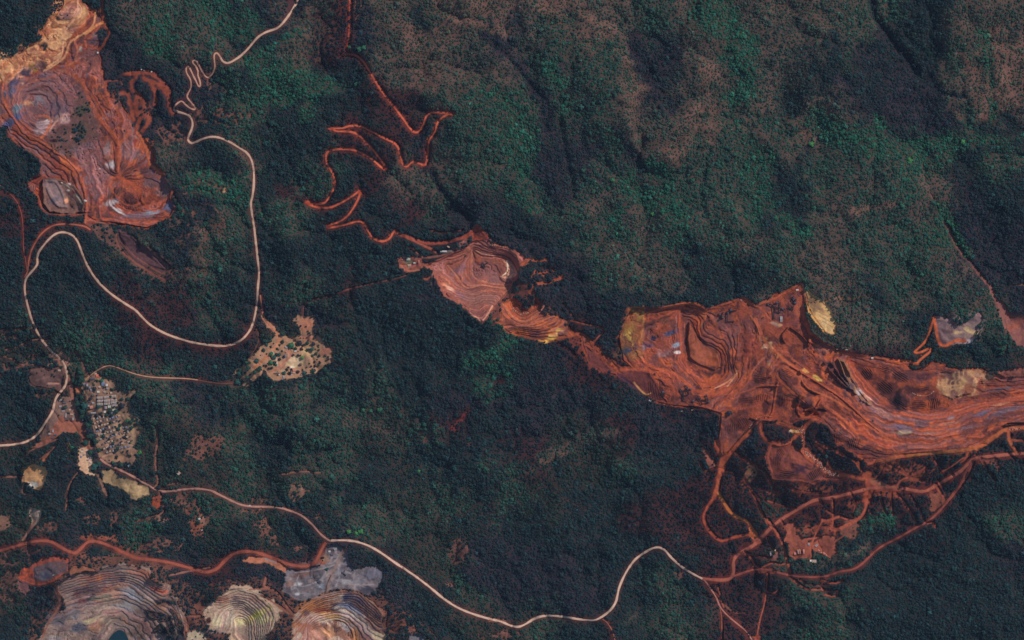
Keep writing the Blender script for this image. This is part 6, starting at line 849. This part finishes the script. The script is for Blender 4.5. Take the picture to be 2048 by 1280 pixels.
VIL = "154.5,765,6,dk 162.6,759,8,dk 146,761,5,dk 152.5,799.5,6.5,nv 154.5,807.6,6,dk 163.7,795,5.6,dk 168.7,811.7,9,tl 164.7,822,7.6,dk 162.6,832,6.6,dk 175,850,8,dk 177,862,8,nv 179,872.6,6,dk 171,887,8.4,dk 189,872.6,5.6,nv 191,883,6.6,dk 197,901,6.4,dk 181,905,8,dk 197,927,8.6,dk 189,933.5,7.6,tl 144,893,6.6,gr 152.5,868.5,5,dk 197,813.7,4.8,tl 244,811.7,8,nv 231.7,823,6,dk 219.5,822,4.5,dk 212,830,4.4,dk 223.5,830,4,dk 256,797.5,5,dk 262,844,6,dk 254,842,5,gr 262,856,5,dk 207,872.6,5,dk 235.7,858,6,dk 250,874.6,5.4,nv 235.7,897,4.4,dk 225.6,887,4.4,dk 280.4,905,4.4,br 274,895,5,dk 226.6,925,4,gr 242,929.5,6,dk 189,777,5,nv 179,761,3.4,nv 203,761,4.4,gr 181,797.5,4,nv 225.6,779,4,dk 221.5,845,4.2,dk 207,862.4,3.6,nv 240,850,4.6,dk 181,830,4.4,nv 193,830,4,nv 203,826,3.4,dk 213,852,3.2,nv 228,868,3.4,dk 218,878,3.2,nv 243,884,3.2,nv 201,848,3.2,nv 195,858,3,nv 250,862,3,dk 216,897,3,nv 229,905,3,nv 246,903,3,dk 259,886,3,dk"
MISC = "1458,826,7,nv 1133,663,1,dk 654,1138,4,tl 1652,912,4,tl 1700,1005,1,dk 1305,428,4,br 722,1063,6,br 712,1066,5,br 698,1064,6,br 726,820,5,gr 741,822,5,gr 760,820,6,gr 838,942,4,br 1250,470,1,dk 1225,360,4,br 400,120,1,dk 440,240,4,tl 430,733,6,tl 700,95,5,gr 720,100,7,gr 728,96,6,gr 712,168,5,gr 1623,288,7,br 1865,330,1,dk 1820,322,6,br 1818,318,4,br 1925,283,6,br 1880,420,4,gr 1455,440,1,dk"
PL = [('camp', CAMP), ('village', VIL), ('forest', MISC)]
ents = []
for place, s in PL:
    for t in s.split():
        x, y, r0, c = t.split(','); x, y, r0 = float(x), float(y), float(r0)
        if r0 < 1.5: continue
        if place == 'camp': sub = 'on the wooded left side of the camp' if x < 535 else 'on the red strip at the top of the camp' if y < 680 else 'in the upper half of the camp' if y < 704 else 'in the middle of the camp' if y < 728 else 'along the lower edge of the camp'
        elif place == 'village': sub = 'in the belt along the red road above the crowded village' if x < 172 and y < 840 else 'in the belt along the left side of the crowded village' if x < 200 and y > 840 else 'among the houses of the upper village' if y < 800 else 'between the row houses and the crowded village' if y < 840 else 'at the right edge of the village' if x > 252 else 'among the small roofs of the crowded village'
        else: sub = 'in the ' + ('upper' if y < 430 else 'middle' if y < 860 else 'lower') + ' ' + ('left' if x < 680 else 'centre' if x < 1360 else 'right') + ' forest'
        size = 'small' if r0 < 3.1 else 'mid-sized' if r0 < 5.2 else 'broad'
        ents.append([x, y, r0, c, f'{size} {TNM[c]} tree {sub}', {'camp': 'trees of the camp', 'village': 'trees of the village', 'forest': 'tall trees above the woods'}[place]])
byl = {}
for en in ents: byl.setdefault(en[4], []).append(en)
for lb, L in byl.items():
    L.sort(key=lambda q: q[0])
    for k_, en in enumerate(L):
        full = lb + ', ' + ORD[min(k_, len(ORD) - 1)] if len(L) > 1 else lb
        if len(full.replace('-', ' ').split()) > 16: full = full.replace(' on the red strip at the top of', ' at the top of').replace(' on the wooded left side of', ' left in').replace(' among the small roofs of', ' in').replace(' between the row houses and', ' just above')
        if len(full.replace('-', ' ').split()) > 16: full = full.replace(' in the belt along the left side of', ' left of').replace(' in the belt along the red road above', ' above').replace(' between the row houses and', ' just above').replace(' the small roofs of', '').replace(' at the right edge of', ' right of')
        en.append(full)
for x, y, r0, c, _, gp, lb in ents:
    e = empty('tree', x, y, lb, 'tree', gp, rnd.uniform(0, 360), r0 * 1.9)
    part('crown', rnd.choice(CM[c]), e, (0, 0, 0), (0, 0, rnd.random() * 6)); part('trunk', trunk_me, e)

# ------------------------------------------------------------------ the air between the land and the camera
V, F = box_vf(-30000, 30000, -30000, 30000, -260, HEIGHT + 400)
hz = bpy.data.materials.new('haze'); hz.use_nodes = True; n = hz.node_tree; n.nodes.clear(); pv = n.nodes.new('ShaderNodeVolumePrincipled'); ou = n.nodes.new('ShaderNodeOutputMaterial')
pv.inputs['Color'].default_value = (.46, .66, 1.0, 1); pv.inputs['Density'].default_value = 0.85e-6; pv.inputs['Anisotropy'].default_value = 0.0; n.links.new(pv.outputs[0], ou.inputs['Volume'])
ho = bpy.data.objects.new('haze', mesh('haze', V, F, hz)); COL.objects.link(ho); ho['kind'] = 'stuff'; ho['label'] = 'thin pale blue air between the land and the camera'
